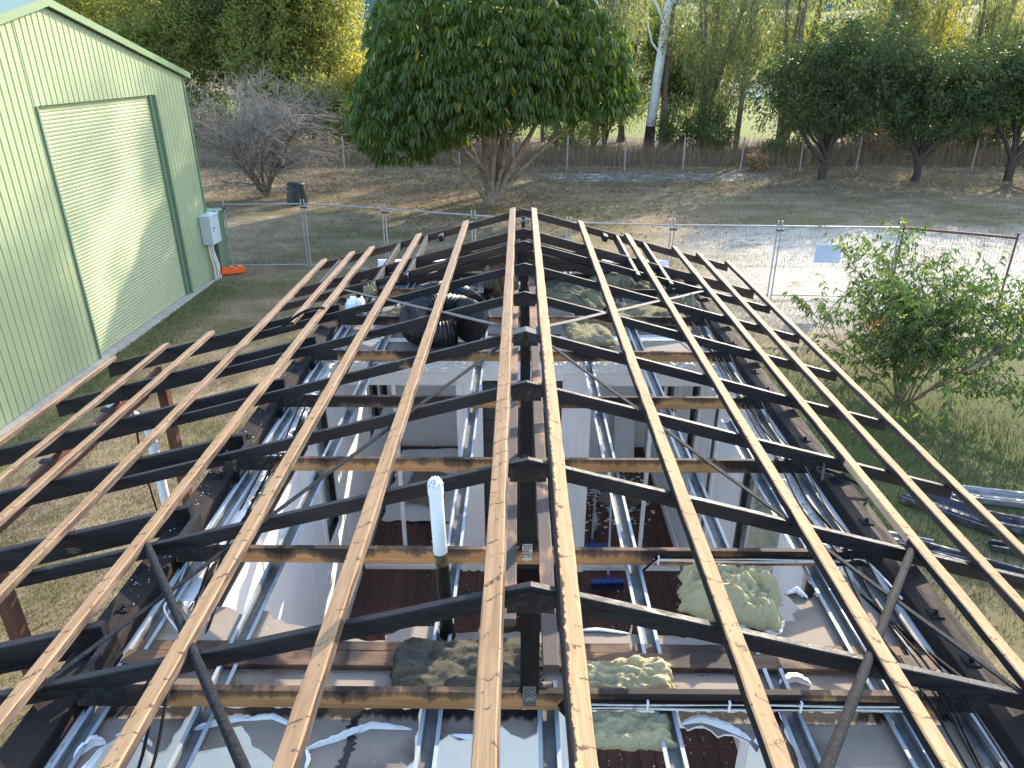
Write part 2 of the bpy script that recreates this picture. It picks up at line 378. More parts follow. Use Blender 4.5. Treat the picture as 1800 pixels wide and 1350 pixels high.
def rough_poly(pts, amp=.012, step=.035, seed=1):
    rg = random.Random(seed); out = []
    n = len(pts)
    for i in range(n):
        a, b = Vector(pts[i]), Vector(pts[(i + 1) % n]); d = b - a; L = d.length
        m = max(1, int(L / step)); nn = Vector((-d.y, d.x)).normalized() if L > 0 else Vector((0, 0))
        for j in range(m):
            q = a.lerp(b, j / m) + nn * (rg.uniform(-amp, amp) if j else 0); out.append((q.x, q.y))
    return out
# ------------------------------------------------------------------ the burnt house: shell
ZA, SL = 4.2615, .2685                      # apex of the top chords, roof slope
BTOP, BBOT = 3.7335, 3.6435                 # bottom chord
def rz(x): return ZA - SL * abs(x)
FLZ, WX = 0.9, 1.755
house = thing('house', 'burnt white-walled house with its charred roof frame standing open to the sky', 'house', (0, 4, 0))
HL = Vector((0, 4, 0))
class HB(MB):                               # house pieces are written in world metres and hung on the house's Empty
    def obj(s, name, mats, parent=None, loc=None):
        o = MB.obj(s, name, mats, parent or house); 
        if parent is None or parent is house: o.location = -HL
        return o
def hpart(name): return part(name, house, -HL)

# floor: slab with one board after another
m = HB(); m.box((-WX - .1, -1.2, .55), (WX + .1, 9.1, FLZ - .02)); floor = m.obj('floor', M['rustwood'])
bw = .128; nb = int(2 * WX / bw)
me0 = None
for i in range(nb + 1):
    x0 = -WX + i * bw
    b = MB(); b.box((0, -1.2, -.02), (bw - .004, 9.05, 0), 0)
    if me0 is None:
        o = b.obj('floor_board', M['floor'], floor); me0 = o.data
    else:
        o = bpy.data.objects.new('floor_board', me0); C.objects.link(o); o.parent = floor
    o.location = (x0, 0, FLZ + (random.random() - .5) * .002)

def wall(name, boxes, mats='wall_white', parent=None):
    m = HB()
    for b in boxes: m.box(b[0], b[1], b[2] if len(b) > 2 else 0)
    return m.obj(name, [M[x] for x in (mats if isinstance(mats, list) else [mats])], parent)
# side walls with their window openings: list of (y0,y1,z0,z1)
winL = [(2.55, 5.05, 3.13, 3.43), (5.25, 5.66, 2.0, 3.40), (7.2, 8.4, 2.0, 3.2), (.1, 1.6, 2.0, 3.2)]
winR = [(4.05, 4.95, 1.95, 3.22), (5.74, 5.90, 1.2, 3.2), (6.42, 6.78, 1.9, 3.2), (7.3, 8.5, 2.0, 3.2), (2.5, 3.6, 1.95, 3.22)]
def side_wall(sg, wins):
    ys = sorted({-1.2, 9.1, *[w[0] for w in wins], *[w[1] for w in wins]})
    m = HB()
    xa, xb = (WX, WX + .09) if sg > 0 else (-WX - .09, -WX)
    for a, b in zip(ys[:-1], ys[1:]):
        w = [q for q in wins if q[0] <= a + 1e-6 and q[1] >= b - 1e-6]
        if w:
            m.box((xa, a, FLZ), (xb, b, w[0][2])); m.box((xa, a, w[0][3]), (xb, b, 3.55))
        else: m.box((xa, a, FLZ), (xb, b, 3.55))
    o = m.obj('side_wall', M['wall_white'])
    m = HB(); x0, x1 = (WX + .092, WX + .13) if sg > 0 else (-WX - .13, -WX - .092)
    for a, b in zip(ys[:-1], ys[1:]):
        w = [q for q in wins if q[0] <= a + 1e-6 and q[1] >= b - 1e-6]
        for z0, z1 in ([(.25, w[0][2]), (w[0][3], 3.55)] if w else [(.25, 3.55)]):
            m.box((x0, a, z0), (x1, b, z1))
    m.obj('outer_cladding', M['wall_white'])
    for y0, y1, z0, z1 in wins:
        f = HB(); t = .035; xo = sg * (WX + .045)
        a, b = (xo - .04, xo + .05)
        if y1 - y0 > .3:
            f.box((a, y0, z0), (b, y0 + t, z1)); f.box((a, y1 - t, z0), (b, y1, z1))
            f.box((a, y0 + t, z0), (b, y1 - t, z0 + t)); f.box((a, y0 + t, z1 - t), (b, y1 - t, z1))
            n = max(1, round((y1 - y0) / .62))
            for i in range(1, n):
                yy = y0 + (y1 - y0) * i / n; f.box((a, yy - .02, z0 + t), (b, yy + .02, z1 - t))
            fo = f.obj('window', M['black']); g = MB(); g.box((xo, y0 + t, z0 + t), (xo + .006, y1 - t, z1 - t)); g.obj('pane', M['glass'], fo)
        else:
            f.box((a, y0, z0), (b, y1, z1)); f.obj('window', M['black'])
        # white reveal boards proud of the wall on both sides
        tr = HB(); c0, c1 = (WX - .018, WX - .002) if sg > 0 else (-WX + .002, -WX + .018)
        tr.box((c0, y0 - .075, z0 - .02), (c1, y0 - .004, z1)); tr.box((c0, y1 + .004, z0 - .02), (c1, y1 + .075, z1)); tr.box((c0 if sg > 0 else -WX + .002, y0 - .09, z0 - .06), (c1 if sg < 0 else WX - .002, y1 + .09, z0 - .022))
        tr.obj('architrave', M['trim_white'])
    k = HB(); c0, c1 = (WX - .018, WX - .002) if sg > 0 else (-WX + .002, -WX + .018)
    k.box((c0, -1.2, FLZ), (c1, 6.24, FLZ + .11)); k.box((c0, 6.4, FLZ), (c1, 9.0, FLZ + .11)); k.obj('skirting', M['trim_white'])
    # cornice: a sloping board from wall to ceiling, ragged and split
    for y0, y1 in ((2.42, 6.2), (6.5, 8.9), (-1, 2.2)):
        c = HB(); n = int((y1 - y0) / .06); rg = random.Random(int(y0 * 10) + sg * 3); vs = []
        for i in range(n + 1):
            y = y0 + (y1 - y0) * i / n; q = rg.uniform(0, .035) if rg.random() < .5 else 0
            for x, z in ((WX - .003, 3.44), (WX - .035, 3.50), (WX - .10 + q, 3.57 - q * .3), (WX - .13 + q * 1.5, 3.60 - q * .3), (WX - .003, 3.60)):
                vs.append((sg * x, y, z))
        fs = []
        for i in range(n):
            for j in range(5):
                a_, b_ = i * 5 + j, i * 5 + (j + 1) % 5
                fs.append((a_, b_, b_ + 5, a_ + 5) if sg > 0 else (a_, a_ + 5, b_ + 5, b_))
        c.add(vs, fs); c.obj('cornice', M['gypsum'])
side_wall(-1, winL); side_wall(1, winR)
for y in (3.85, 4.75, 5.86, 3.0):           # vertical batten joints and a power point on the left wall
    wall('wall_joint', [((-WX + .002, y, FLZ + .12), (-WX + .008, y + .03, 3.10))], 'trim_white')
wall('power_point', [((-WX + .002, 5.06, 1.70), (-WX + .014, 5.18, 1.79))], 'trim_white')
# cross frame with two white sliding openings and the charcoal cupboard between
YC = 6.3
wall('cross_wall', [((-WX + .02, YC, 3.175), (WX - .02, YC + .09, 3.60)), ((-.65, YC, FLZ), (-.40, YC + .09, 3.172)), ((.38, YC, FLZ), (.65, YC + .09, 3.172))])
tr = [((-WX + .02, YC - .018, 3.17), (-.40, YC - .002, 3.25)), ((.38, YC - .018, 3.17), (WX - .02, YC - .002, 3.25))]
for x in (-.655, -.56, -.46, .375, .49, .60): tr.append(((x, YC - .018, FLZ), (x + .06, YC - .002, 3.168)))
wall('architrave', tr, 'trim_white')
for sg in (-1, 1):
    x0, x1 = sorted((sg * .66, sg * (WX - .03)))
    fr = wall('sliding_door', [((x0, YC + .01, FLZ), (x1, YC + .05, FLZ + .045)), ((sg * 1.265 - .02, YC + .012, FLZ + .045), (sg * 1.265 + .02, YC + .048, 3.12)), ((x0, YC + .01, 3.12), (x1, YC + .05, 3.17))], 'trim_white')
cup = wall('cupboard', [((-.398, YC + .03, FLZ), (.378, YC + .55, 3.45))], 'dark_grey')
for z in np.arange(1.1, 3.4, .235):
    dr = wall('drawer_front', [((-.385, YC + .012, z), (-.012, YC + .028, z + .225)), ((.0, YC + .012, z), (.365, YC + .028, z + .225))], 'dark_grey', cup)
    wall('handle', [((-.30, YC - .004, z + .17), (-.14, YC + .010, z + .18)), ((.1, YC - .004, z + .17), (.26, YC + .010, z + .18))], 'black', dr)
# end walls and the near cross wall with its doorway
wall('end_wall', [((-WX + .02, 9.05, FLZ), (WX - .02, 9.12, 3.62)), ((-1.3, 9.03, FLZ), (-1.27, 9.048, 3.5)), ((.3, 9.03, FLZ), (.33, 9.048, 3.5))])
wall('end_cladding', [((-WX - .13, 9.125, .25), (WX + .13, 9.16, 3.62))])
wall('gable_lining', [((-.78, 8.12, 3.75), (.9, 8.13, 3.98)), ((-1.5, 8.12, 3.75), (-.80, 8.13, 3.86)), ((.92, 8.12, 3.75), (1.5, 8.13, 3.84))], 'strong')
wall('cross_wall', [((-WX + .02, 2.285, FLZ), (.24, 2.365, 3.575)), ((.24, 2.285, 3.30), (.99, 2.365, 3.575)), ((.99, 2.285, FLZ), (WX - .02, 2.365, 3.575))])
wall('architrave', [((.165, 2.267, FLZ), (.238, 2.283, 3.375)), ((.992, 2.267, FLZ), (1.065, 2.283, 3.375)), ((.238, 2.267, 3.302), (.992, 2.283, 3.375))], 'trim_white')
# footings
f = HB()
for x in (-1.7, 0, 1.7):
    for y in (-.8, 1.6, 4.0, 6.4, 8.8): f.box((x - .06, y - .06, -.02), (x + .06, y + .06, .55))
f.obj('stump', M['fpost'])
# plates
for sg in (-1, 1):
    m = HB(); m.bar((sg * 1.912, -1.2, BBOT - .001), (sg * 1.912, 8.2, BBOT - .001), .155, .088, seg=40, jit=.003); pl = m.obj('wall_plate', M['plate'])
    for y in (2.33, 2.62, 3.35, 3.78, 4.30, 5.1, 5.45, 6.1):
        w = MB(); w.box((sg * 1.90 - .03, y - .03, BBOT), (sg * 1.90 + .03, y + .03, BBOT + .005)); w.lathe([(.011, .005), (.011, .014), (.006, .014), (.006, .022), (0, .022)], 6, 0, (sg * 1.90, y, BBOT)); w.obj('washer', M['steel_burnt'], pl)
m = HB(); m.bar((-WX, 2.325, 3.642), (WX, 2.325, 3.642), .088, .03, seg=20, jit=.002); m.bar((-WX, 2.405, 3.632), (.45, 2.405, 3.632), .06, .03, seg=12, jit=.002); m.bar((.47, 2.405, 3.628), (WX, 2.405, 3.628), .06, .03, seg=12, jit=.002); m.obj('cross_plate', M['crossplate'])
for x in (-.088, .088):
    m = HB(); m.bar((x, 2.16 if x > 0 else 2.42, BTOP + .046), (x, 8.05, BTOP + .046), .068, .044, seg=20, jit=.002); m.obj('strongback', M['strong'])

# ------------------------------------------------------------------ roof trusses
YK = [1.1926 + .9 * k for k in range(8)]
def chord_mb(m, sg, y, xa, xb, h, th, k=0, seg=10, jit=.0015, zoff=0.0):
    """sloping timber: plumb-cut at both ends; y = far face"""
    hv = h / math.cos(math.atan(SL)); rg = random.Random(int(y * 100) + sg); n = seg
    vs = []
    for i in range(n + 1):
        x = xa + (xb - xa) * i / n; z = rz(x) + zoff; j = rg.uniform(-jit, jit); c = .004
        vs += [(sg * x, y - c, z + j), (sg * x, y, z - c + j), (sg * x, y, z - hv), (sg * x, y - th, z - hv), (sg * x, y - th, z - c + j), (sg * x, y - th + c, z + j)]
    fs = []
    for i in range(n):
        for j in range(6):
            a, b = i * 6 + j, i * 6 + (j + 1) % 6
            fs.append((a, b, b + 6, a + 6) if sg < 0 else (a, a + 6, b + 6, b))
    fs.append(tuple(range(6)) if sg > 0 else tuple(reversed(range(6)))); e = n * 6
    fs.append(tuple(reversed(range(e, e + 6))) if sg > 0 else tuple(range(e, e + 6)))
    m.add(vs, fs, k)
def truss(i, y):
    t = hpart('roof_truss')
    for sg in (-1, 1):
        m = MB(); chord_mb(m, sg, y, 0.0, 2.685, .072, .035); m.obj('top_chord', M['charX'] if i < 5 else M['charBrown'] if sg < 0 and i > 6 else M['charX'], t)
    m = MB(); m.bar((-1.80, y - .0175, BTOP), (1.80, y - .0175, BTOP), .035, .09, seg=24, jit=.0015); m.obj('bottom_chord', M['chord'], t)
    m = MB(); m.box((-.036, y - .034, BTOP + .001), (.036, y - .001, ZA - .076)); m.obj('king_post', M['charZ'], t)
    yf = y - .037
    m = MB()
    pl = [(-.088, rz(.088) - .022), (0, ZA - .022), (.088, rz(.088) - .022), (.088, ZA - .122), (-.088, ZA - .122)]
    m.add([(x, yf, z) for x, z in pl] + [(x, yf + .0018, z) for x, z in pl], [(4, 3, 2, 1, 0)] + [(j, (j + 1) % 5, 5 + (j + 1) % 5, 5 + j) for j in range(5)]); m.obj('nail_plate', M['nail_dark'], t)
    m = MB(); m.box((-.026, yf - .001, 3.668), (.026, yf + .001, 3.775)); m.obj('nail_plate', M['nail_bright'] if i in (1, 2) else M['nail_dark'], t)
    for sg in (-1, 1):
        a, b = sorted((sg * 1.60, sg * 1.79)); m = MB(); m.box((a, yf - .001, 3.652), (b, yf + .001, 3.745)); m.obj('nail_plate', M['nail_dark'], t)
for i, y in enumerate(YK): truss(i, y)
# gable truss with two deep boards a side, and the verge rafter carried on outriggers
t = hpart('gable_truss')
for sg in (-1, 1):
    m = MB(); chord_mb(m, sg, 8.095, 0.0, 2.685, .10, .035); m.obj('top_chord', M['charBrown'], t)
    m = MB(); chord_mb(m, sg, 8.05, 0.06, 1.95, .09, .03, zoff=-.115); m.obj('raking_board', M['charBrown'], t)
    m = MB(); chord_mb(m, sg, 8.04, 0.06, 1.75, .09, .03, zoff=-.225); m.obj('raking_board', M['charBrown'], t)
m = MB(); m.bar((-1.8, 8.08, BTOP), (1.8, 8.08, BTOP), .035, .09, seg=16, jit=.001); m.obj('bottom_chord', M['charBrown'], t)
m = MB(); m.box((-.036, 8.06, BTOP + .001), (.036, 8.094, ZA - .10)); m.obj('king_post', M['charBrown'], t)
t = hpart('verge_rafter')
for sg in (-1, 1):
    m = MB(); chord_mb(m, sg, 9.25, 0.0, 2.685, .085, .035); m.obj('top_chord', M['charBrown'], t)
    for x in (1.62, 1.26) if sg > 0 else (1.66, 1.30):
        m = HB(); m.bar((sg * (x - .05), 7.35, rz(x - .05) - .004), (sg * (x - .05), 9.205, rz(x - .05) - .004), .045, .085, up=(sg * SL, 0, 1), seg=6, jit=.002); m.obj('outrigger', M['charY'])
    m = HB(); m.bar((sg * 1.05, 9.02, rz(1.05) - .02), (sg * 1.05, 9.20, rz(1.05) - .02), .06, .075, up=(sg * SL, 0, 1)); m.obj('outrigger', M['charY'])
    m = HB(); m.bar((sg * 2.40, 8.12, rz(2.4) - .01), (sg * 2.40, 9.20, rz(2.4) - .01), .045, .07, up=(sg * SL, 0, 1)); m.obj('outrigger', M['charY'])
m = HB(); m.box((-.022, 8.9, ZA - .20), (.022, 9.2, ZA - .095)); m.obj('outrigger', M['charY'])

# ------------------------------------------------------------------ roof battens (parts of the house)
NY = -.9
BAT = [(-.128, NY, 9.26), (.128, NY, 9.26), (-.727, NY, 9.25), (.727, NY, 9.26), (-1.342, NY, 9.24), (1.335, NY, 9.25), (-1.965, NY, 9.24), (1.965, NY, 9.28),
       (-2.23, 6.46, 9.24), (2.295, NY, 9.28), (-2.61, NY, 9.25), (2.68, NY, 9.27), (-3.23, NY, 6.95), (-3.71, NY, 6.92), (-4.31, NY, 6.94)]
batten_obj = {}
for x, y0, y1 in BAT:
    sg = 1 if x > 0 else -1; m = HB(); rg = random.Random(int(x * 1000))
    nx, nz = sg * math.sin(math.atan(SL)), math.cos(math.atan(SL))
    dz = .042
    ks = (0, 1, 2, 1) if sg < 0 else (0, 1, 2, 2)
    seg = int((y1 - y0) / .13)
    m.bar((x + nx * dz, y0, rz(x) + nz * dz), (x + nx * dz, y1, rz(x) + nz * dz), .0735, .041, up=(nx, 0, nz), ks=ks, seg=seg, jit=.0022, ch=.005, rng=rg)
    if abs(x - 1.965) < .01:
        for i, f in enumerate(m.f):
            if m.k[i] == 2 and len(f) == 4:
                yy = sum(m.v[j][1] for j in f) / 4
                if 3.0 < yy < 3.75 and sum(m.v[j][0] for j in f) / 4 < x: m.k[i] = 3
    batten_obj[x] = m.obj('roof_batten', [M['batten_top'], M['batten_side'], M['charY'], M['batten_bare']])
for x, y in ((-.135, 1.83), (.727, 1.55)):   # timber grade stamp
    cu = bpy.data.curves.new('stamp', 'FONT'); cu.body = 'MGP12'; cu.size = .022; cu.align_x = 'CENTER'; cu.extrude = .0003
    o = bpy.data.objects.new('stamp_text', cu); C.objects.link(o); o.parent = batten_obj[-.128 if x < 0 else x]
    o.location = (x + (1 if x > 0 else -1) * .011, y, rz(x) + .0438); o.rotation_euler = (0, math.atan(SL) * (1 if x > 0 else -1), math.pi); cu.materials.append(M['stamp'])
    o.location.z = rz(x) + .0425
    bpy.context.view_layer.update(); me = bpy.data.meshes.new_from_object(o); q = bpy.data.objects.new('grade_stamp', me); C.objects.link(q); q.parent = o.parent; q.location = o.location; q.rotation_euler = o.rotation_euler; bpy.data.objects.remove(o)

# ------------------------------------------------------------------ strap braces, lying on the chords under the battens
def rp(x, y, dz=.006): return Vector((x, y, rz(x) + dz))
for sg in (-1, 1):
    m = HB(); a, b = rp(sg * 1.93, 2.955), rp(sg * .02, .30)
    pts = [a.lerp(b, i / 24) + Vector((0, 0, -.004 * math.sin(i * 1.3))) for i in range(25)]
    m.tube(pts, [.019 + .0012 * math.sin(i * 2.1) for i in range(25)], 10); m.obj('brace_strap', M['steel_burnt'])
    m = HB(); a, b = rp(sg * .06, 4.74, .004), rp(sg * 1.94, 2.05, .004)
    pts = [a.lerp(b, i / 20) - Vector((0, 0, .004 * math.sin(i * .5) ** 2)) for i in range(21)]
    for p, q in zip(pts[:-1], pts[1:]): m.bar(p, q, .034, .008, up=(sg * SL, 0, 1), ch=.003)
    m.obj('brace_strap', M['steel_burnt'])
    m = HB(); a, b = rp(sg * .06, 4.82, .004), rp(sg * 1.93, 7.40, .004)
    pts = [a.lerp(b, i / 20) - Vector((0, 0, .005 * math.sin(i * .5) ** 2)) for i in range(21)]
    for p, q in zip(pts[:-1], pts[1:]): m.bar(p, q, .036, .008, up=(sg * SL, 0, 1), ch=.003)
    m.obj('brace_strap', M['steel_galv'])
m = HB()                                      # strap ends folded over the ridge at one truss
for sg in (-1, 1):
    m.add([(0, 4.70, ZA + .012), (sg * .105, 4.70, rz(.105) + .006), (sg * .11, 4.80, rz(.11) + .004), (0, 4.81, ZA + .008), (sg * .09, 4.735, ZA - .09), (sg * .03, 4.735, ZA - .07)], [(0, 1, 2, 3), (0, 1, 4, 5)])
m.obj('brace_strap_end', M['steel_galv'])

# ------------------------------------------------------------------ ceiling channels and torn plasterboard
def channel(x, y0, y1, mt='channel'):
    h, w, l, tt = .028, .052, .016, .0015; z = BBOT - .002
    m = HB()
    def strip(x0, z0, x1, z1, k):
        m.add([(x0, y0, z0), (x1, y0, z1), (x1, y1, z1), (x0, y1, z0)], [(0, 1, 2, 3)], k)
    strip(x - w/2 - l, z - .006, x - w/2 - l, z, 0); strip(x - w/2 - l, z, x - w/2, z, 0); strip(x - w/2, z, x - w/2 + .006, z - h, 1); strip(x - w/2 + .006, z - h, x + w/2 - .006, z - h, 1)
    strip(x + w/2 - .006, z - h, x + w/2, z, 1); strip(x + w/2, z, x + w/2 + l, z, 0); strip(x + w/2 + l, z, x + w/2 + l, z - .006, 0)
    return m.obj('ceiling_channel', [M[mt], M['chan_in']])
for x, y0, y1 in ((-1.715, -.9, 8.9), (-1.285, -.9, 8.9), (-.385, -.9, 8.9), (.075, -.9, 2.21), (.54, -.9, 8.9), (1.035, -.9, 8.9), (1.445, -.9, 4.6), (1.70, -.9, 8.9)):
    channel(x, y0, y1, 'chan_dark' if x > 1.6 else 'channel')
SHEETS = dict(
A = [(-1.78, 2.09), (-1.36, 2.09), (-1.38, 1.89), (-1.42, 1.87), (-1.48, 1.92), (-1.58, 1.96), (-1.6, 1.93), (-1.64, 1.89), (-1.66, 1.81), (-1.70, 1.6), (-1.78, 1.5)],
B = [(-1.33, 2.09), (-0.89, 2.09), (-0.9, 1.86), (-0.93, 1.81), (-0.99, 1.87), (-1.06, 1.91), (-1.08, 1.95), (-1.13, 2.0), (-1.17, 1.99), (-1.17, 1.95), (-1.13, 1.91), (-1.18, 1.9), (-1.22, 1.89), (-1.26, 1.88), (-1.31, 1.86)],
Cc = [(-0.87, 2.09), (-0.44, 2.09), (-0.43, 1.86), (-0.49, 1.82), (-0.52, 1.72), (-0.86, 1.68)],
D = [(-0.37, 2.09), (0.045, 2.09), (0.03, 1.98), (-0.02, 1.95), (-0.07, 1.97), (-0.11, 2.01), (-0.13, 1.96), (-0.2, 1.97), (-0.22, 1.95), (-0.27, 1.94), (-0.31, 1.97), (-0.36, 1.93)],
F = [(0.6, 2.09), (1.0, 2.09), (1.0, 1.80), (0.97, 1.78), (0.93, 1.86), (0.9, 1.95), (0.86, 1.9), (0.84, 1.95), (0.79, 1.98), (0.73, 1.97), (0.68, 2.02), (0.62, 2.0), (0.6, 2.03)],
G = [(1.04, 2.09), (1.73, 2.09), (1.73, -.8), (1.03, -.8)],
Hh = [(-1.74, 2.275), (1.73, 2.275), (1.73, 2.10), (-1.74, 2.10)],
I = [(-1.72, 2.66), (-1.68, 2.71), (-1.6, 2.64), (-1.52, 2.65), (-1.46, 2.67), (-1.4, 2.65), (-1.33, 2.60), (-1.31, 2.38), (-1.73, 2.38)],
J = [(-1.3, 2.65), (-1.23, 2.64), (-1.19, 2.59), (-1.12, 2.56), (-1.02, 2.54), (-0.92, 2.51), (-0.89, 2.38), (-1.29, 2.38)],
K = [(-0.87, 2.47), (-0.64, 2.46), (-0.65, 2.49), (-0.55, 2.54), (-0.41, 2.55), (-0.36, 2.54), (-0.36, 2.38), (-0.87, 2.38)],
L = [(-0.34, 2.51), (0.04, 2.52), (0.21, 2.52), (0.34, 2.53), (0.44, 2.51), (0.52, 2.5), (0.92, 2.48), (0.94, 2.38), (-0.34, 2.38)],
N = [(1.05, 2.38), (1.06, 2.50), (1.12, 2.51), (1.17, 2.59), (1.25, 2.6), (1.25, 2.65), (1.3, 2.68), (1.26, 2.79), (1.31, 2.81), (1.34, 2.75), (1.42, 2.77), (1.42, 2.92), (1.45, 2.96), (1.61, 2.96), (1.69, 2.64), (1.72, 2.38)],
P = [(1.65, 2.98), (1.73, 2.98), (1.73, 2.5), (1.67, 2.6), (1.64, 2.65), (1.68, 2.71), (1.65, 2.83)],
Q = [(-1.72, 6.2), (-.2, 6.2), (-.2, 5.78), (-.5, 5.72), (-.9, 5.80), (-1.2, 5.70), (-1.72, 5.74)],
R1 = [(-1.72, 7.0), (-.9, 7.0), (-.9, 6.3), (-1.72, 6.3)], R2 = [(-1.72, 8.7), (-.42, 8.7), (-.42, 7.9), (-1.72, 7.8)], R3 = [(-1.72, 7.7), (-1.0, 7.75), (-.98, 7.1), (-1.72, 7.1)],
S = [(0.45, 6.25), (1.73, 6.25), (1.73, 5.72), (1.2, 5.78), (.8, 5.70), (.45, 5.76)], T1 = [(0.42, 7.9), (1.04, 7.9), (1.03, 7.3), (0.44, 7.3)], U = [(1.1, 8.6), (1.72, 8.6), (1.72, 6.4), (1.1, 6.4)], V = [(-.3, 8.7), (1.0, 8.7), (1.0, 8.0), (-.3, 8.0)],
)
sheet_obj = {}
for i, (nm, pl) in enumerate(SHEETS.items()):
    m = HB(); pp = rough_poly(pl, .010 if i < 13 else .004, .03 if i < 13 else .08, i + 3)
    m.prism(pp, 3.602, lambda x, y, i=i: 3.612 + .0015 * math.sin(x * 9 + i) * math.sin(y * 7), 0, 1, 1)
    sheet_obj[nm] = m.obj('ceiling_sheet', [M['paper'], M['gypsum']])
def curl(path, w, h, parent, rev=False, z=3.613, seed=0):
    """a torn strip of face paper curling up from the broken edge"""
    m = MB(); rg = random.Random(seed); pts = []
    for a, b in zip(path[:-1], path[1:]):
        for i in range(8): pts.append(Vector(a).lerp(Vector(b), i / 8))
    pts.append(Vector(path[-1])); n = len(pts); vs = []
    for i, p in enumerate(pts):
        d = (pts[min(i + 1, n - 1)] - pts[max(0, i - 1)]).normalized(); nn = Vector((-d.y, d.x)) * (-1 if rev else 1)
        s = math.sin(math.pi * min(1, max(0, (i + .6) / n))) ** .5 * (1 + rg.uniform(-.12, .12)); 
        for a, b in ((0, 0), (.35, .45), (.55, .85), (.40, 1.15), (.05, 1.2)):
            vs.append((p.x + nn.x * w * a * s, p.y + nn.y * w * a * s, z + h * b * s))
    m.add(vs, [(i * 5 + j, i * 5 + j + 1, i * 5 + j + 6, i * 5 + j + 5) for i in range(n - 1) for j in range(4)], 0, True)
    return m.obj('paper_curl', M['gypsum'], parent)
curl([(-1.31, 1.97), (-1.18, 2.01), (-1.10, 2.03)], .05, .02, sheet_obj['B'], seed=1); curl([(-1.13, 2.02), (-1.02, 2.03), (-.90, 1.98)], .03, .018, sheet_obj['B'], seed=2)
curl([(-.85, 1.89), (-.74, 1.93), (-.62, 1.99), (-.46, 1.985)], .035, .022, sheet_obj['Cc'], seed=3); curl([(-.85, 1.89), (-.83, 1.84), (-.83, 1.80)], .03, .02, sheet_obj['Cc'], seed=9)
curl([(-1.60, 1.945), (-1.52, 1.95), (-1.44, 1.90)], .04, .016, sheet_obj['A'], seed=4); curl([(-1.70, 1.84), (-1.66, 1.90), (-1.62, 1.91)], .05, .03, sheet_obj['A'], seed=5)
curl([(.20, 2.525), (.32, 2.535), (.46, 2.512)], .035, .012, sheet_obj['L'], True, seed=6)
curl([(.60, 2.02), (.68, 2.035), (.76, 2.00), (.85, 1.95)], .05, .022, sheet_obj['F'], seed=7); curl([(.86, 1.95), (.92, 1.86), (.95, 1.76)], .05, .04, sheet_obj['F'], seed=8)
curl([(-.30, 1.97), (-.20, 1.965), (-.13, 1.97)], .05, .006, sheet_obj['D'], True, seed=10); curl([(1.06, 2.50), (1.13, 2.515), (1.19, 2.60)], .04, .02, sheet_obj['N'], True, seed=11); curl([(1.26, 2.78), (1.32, 2.80), (1.36, 2.75)], .05, .03, sheet_obj['N'], True, seed=12)
curl([(1.50, 2.72), (1.56, 2.78), (1.60, 2.86)], .05, .03, sheet_obj['N'], seed=13); curl([(1.05, 2.22), (1.12, 2.24), (1.18, 2.22)], .06, .025, sheet_obj['Hh'], seed=14)
# soot-black split down the middle of one near sheet
sm = HB(); rg = random.Random(5); sp = []
for s in (-1, 1):
    for i in range(26):
        y = 2.06 - i * .012; w = (.012 + .010 * math.sin(i * .4)) + (rg.uniform(0, .022) if i % 2 else 0); sp.append((-.69 + s * w, y if s > 0 else 2.06 - (25 - i) * .012))
rt_ = [(-.69 + (.010 + rg.uniform(0, .022) * (i % 2)), 2.06 - i * .0125) for i in range(26)]; lf_ = [(-.69 - (.010 + rg.uniform(0, .022) * (i % 2)), 2.06 - i * .0125) for i in reversed(range(26))]
sm.prism(rt_ + lf_, 3.6125, 3.6155); sm.obj('burn_split', M['black'], None)
# plaster flakes: uncountable crumbs on plates, ledges and floors
V = []; Fc = []
def flake(x, y, z, s):
    a = random.uniform(0, 6.3); o = len(V); n = random.choice((3, 4, 5))
    for i in range(n):
        t = a + i * 6.283 / n + random.uniform(-.4, .4); V.append((x + math.cos(t) * s * random.uniform(.5, 1), y + math.sin(t) * s * random.uniform(.5, 1), z + random.uniform(.001, .006)))
    Fc.append(list(range(o, o + n)))
for _ in range(420): flake(random.uniform(1.60, 1.74), random.gauss(3.35, .35), 3.605, random.uniform(.006, .02))
for _ in range(120): flake(random.uniform(1.5, 1.72), random.uniform(3.8, 6), 3.605, random.uniform(.005, .018))
for _ in range(160): flake(random.uniform(-1.74, -1.60), random.uniform(2.5, 5.5), 3.605, random.uniform(.004, .014))
for _ in range(160): flake(random.uniform(-1.97, -1.85), random.uniform(2.6, 6), BBOT + .001, random.uniform(.002, .007))
for _ in range(500): flake(random.uniform(-1.6, 1.65), random.gauss(5.62, .06), 3.616, random.uniform(.005, .022))
for _ in range(700): flake(random.gauss(1.1, .35), random.gauss(8.0, .5), FLZ + .002, random.uniform(.008, .04))
for _ in range(420): flake(random.uniform(-1.6, 1.7), random.uniform(3.5, 8.6), FLZ + .002, random.uniform(.004, .012))
for _ in range(260): flake(random.uniform(-1.7, 1.7), random.uniform(1.6, 2.9), 3.6135, random.uniform(.001, .0045))
for _ in range(200): flake(random.uniform(.2, 1.2), random.uniform(3.2, 5.0), FLZ + .002, random.uniform(.004, .012))
mm = MB(); mm.v = V; mm.f = Fc; mm.k = [0] * len(Fc); mm.sm = [False] * len(Fc)
tag(mm.obj('plaster_flakes', M['gypsum']), kind='stuff', label='white plaster crumbs scattered over the ceiling edges and floor', cat='debris')

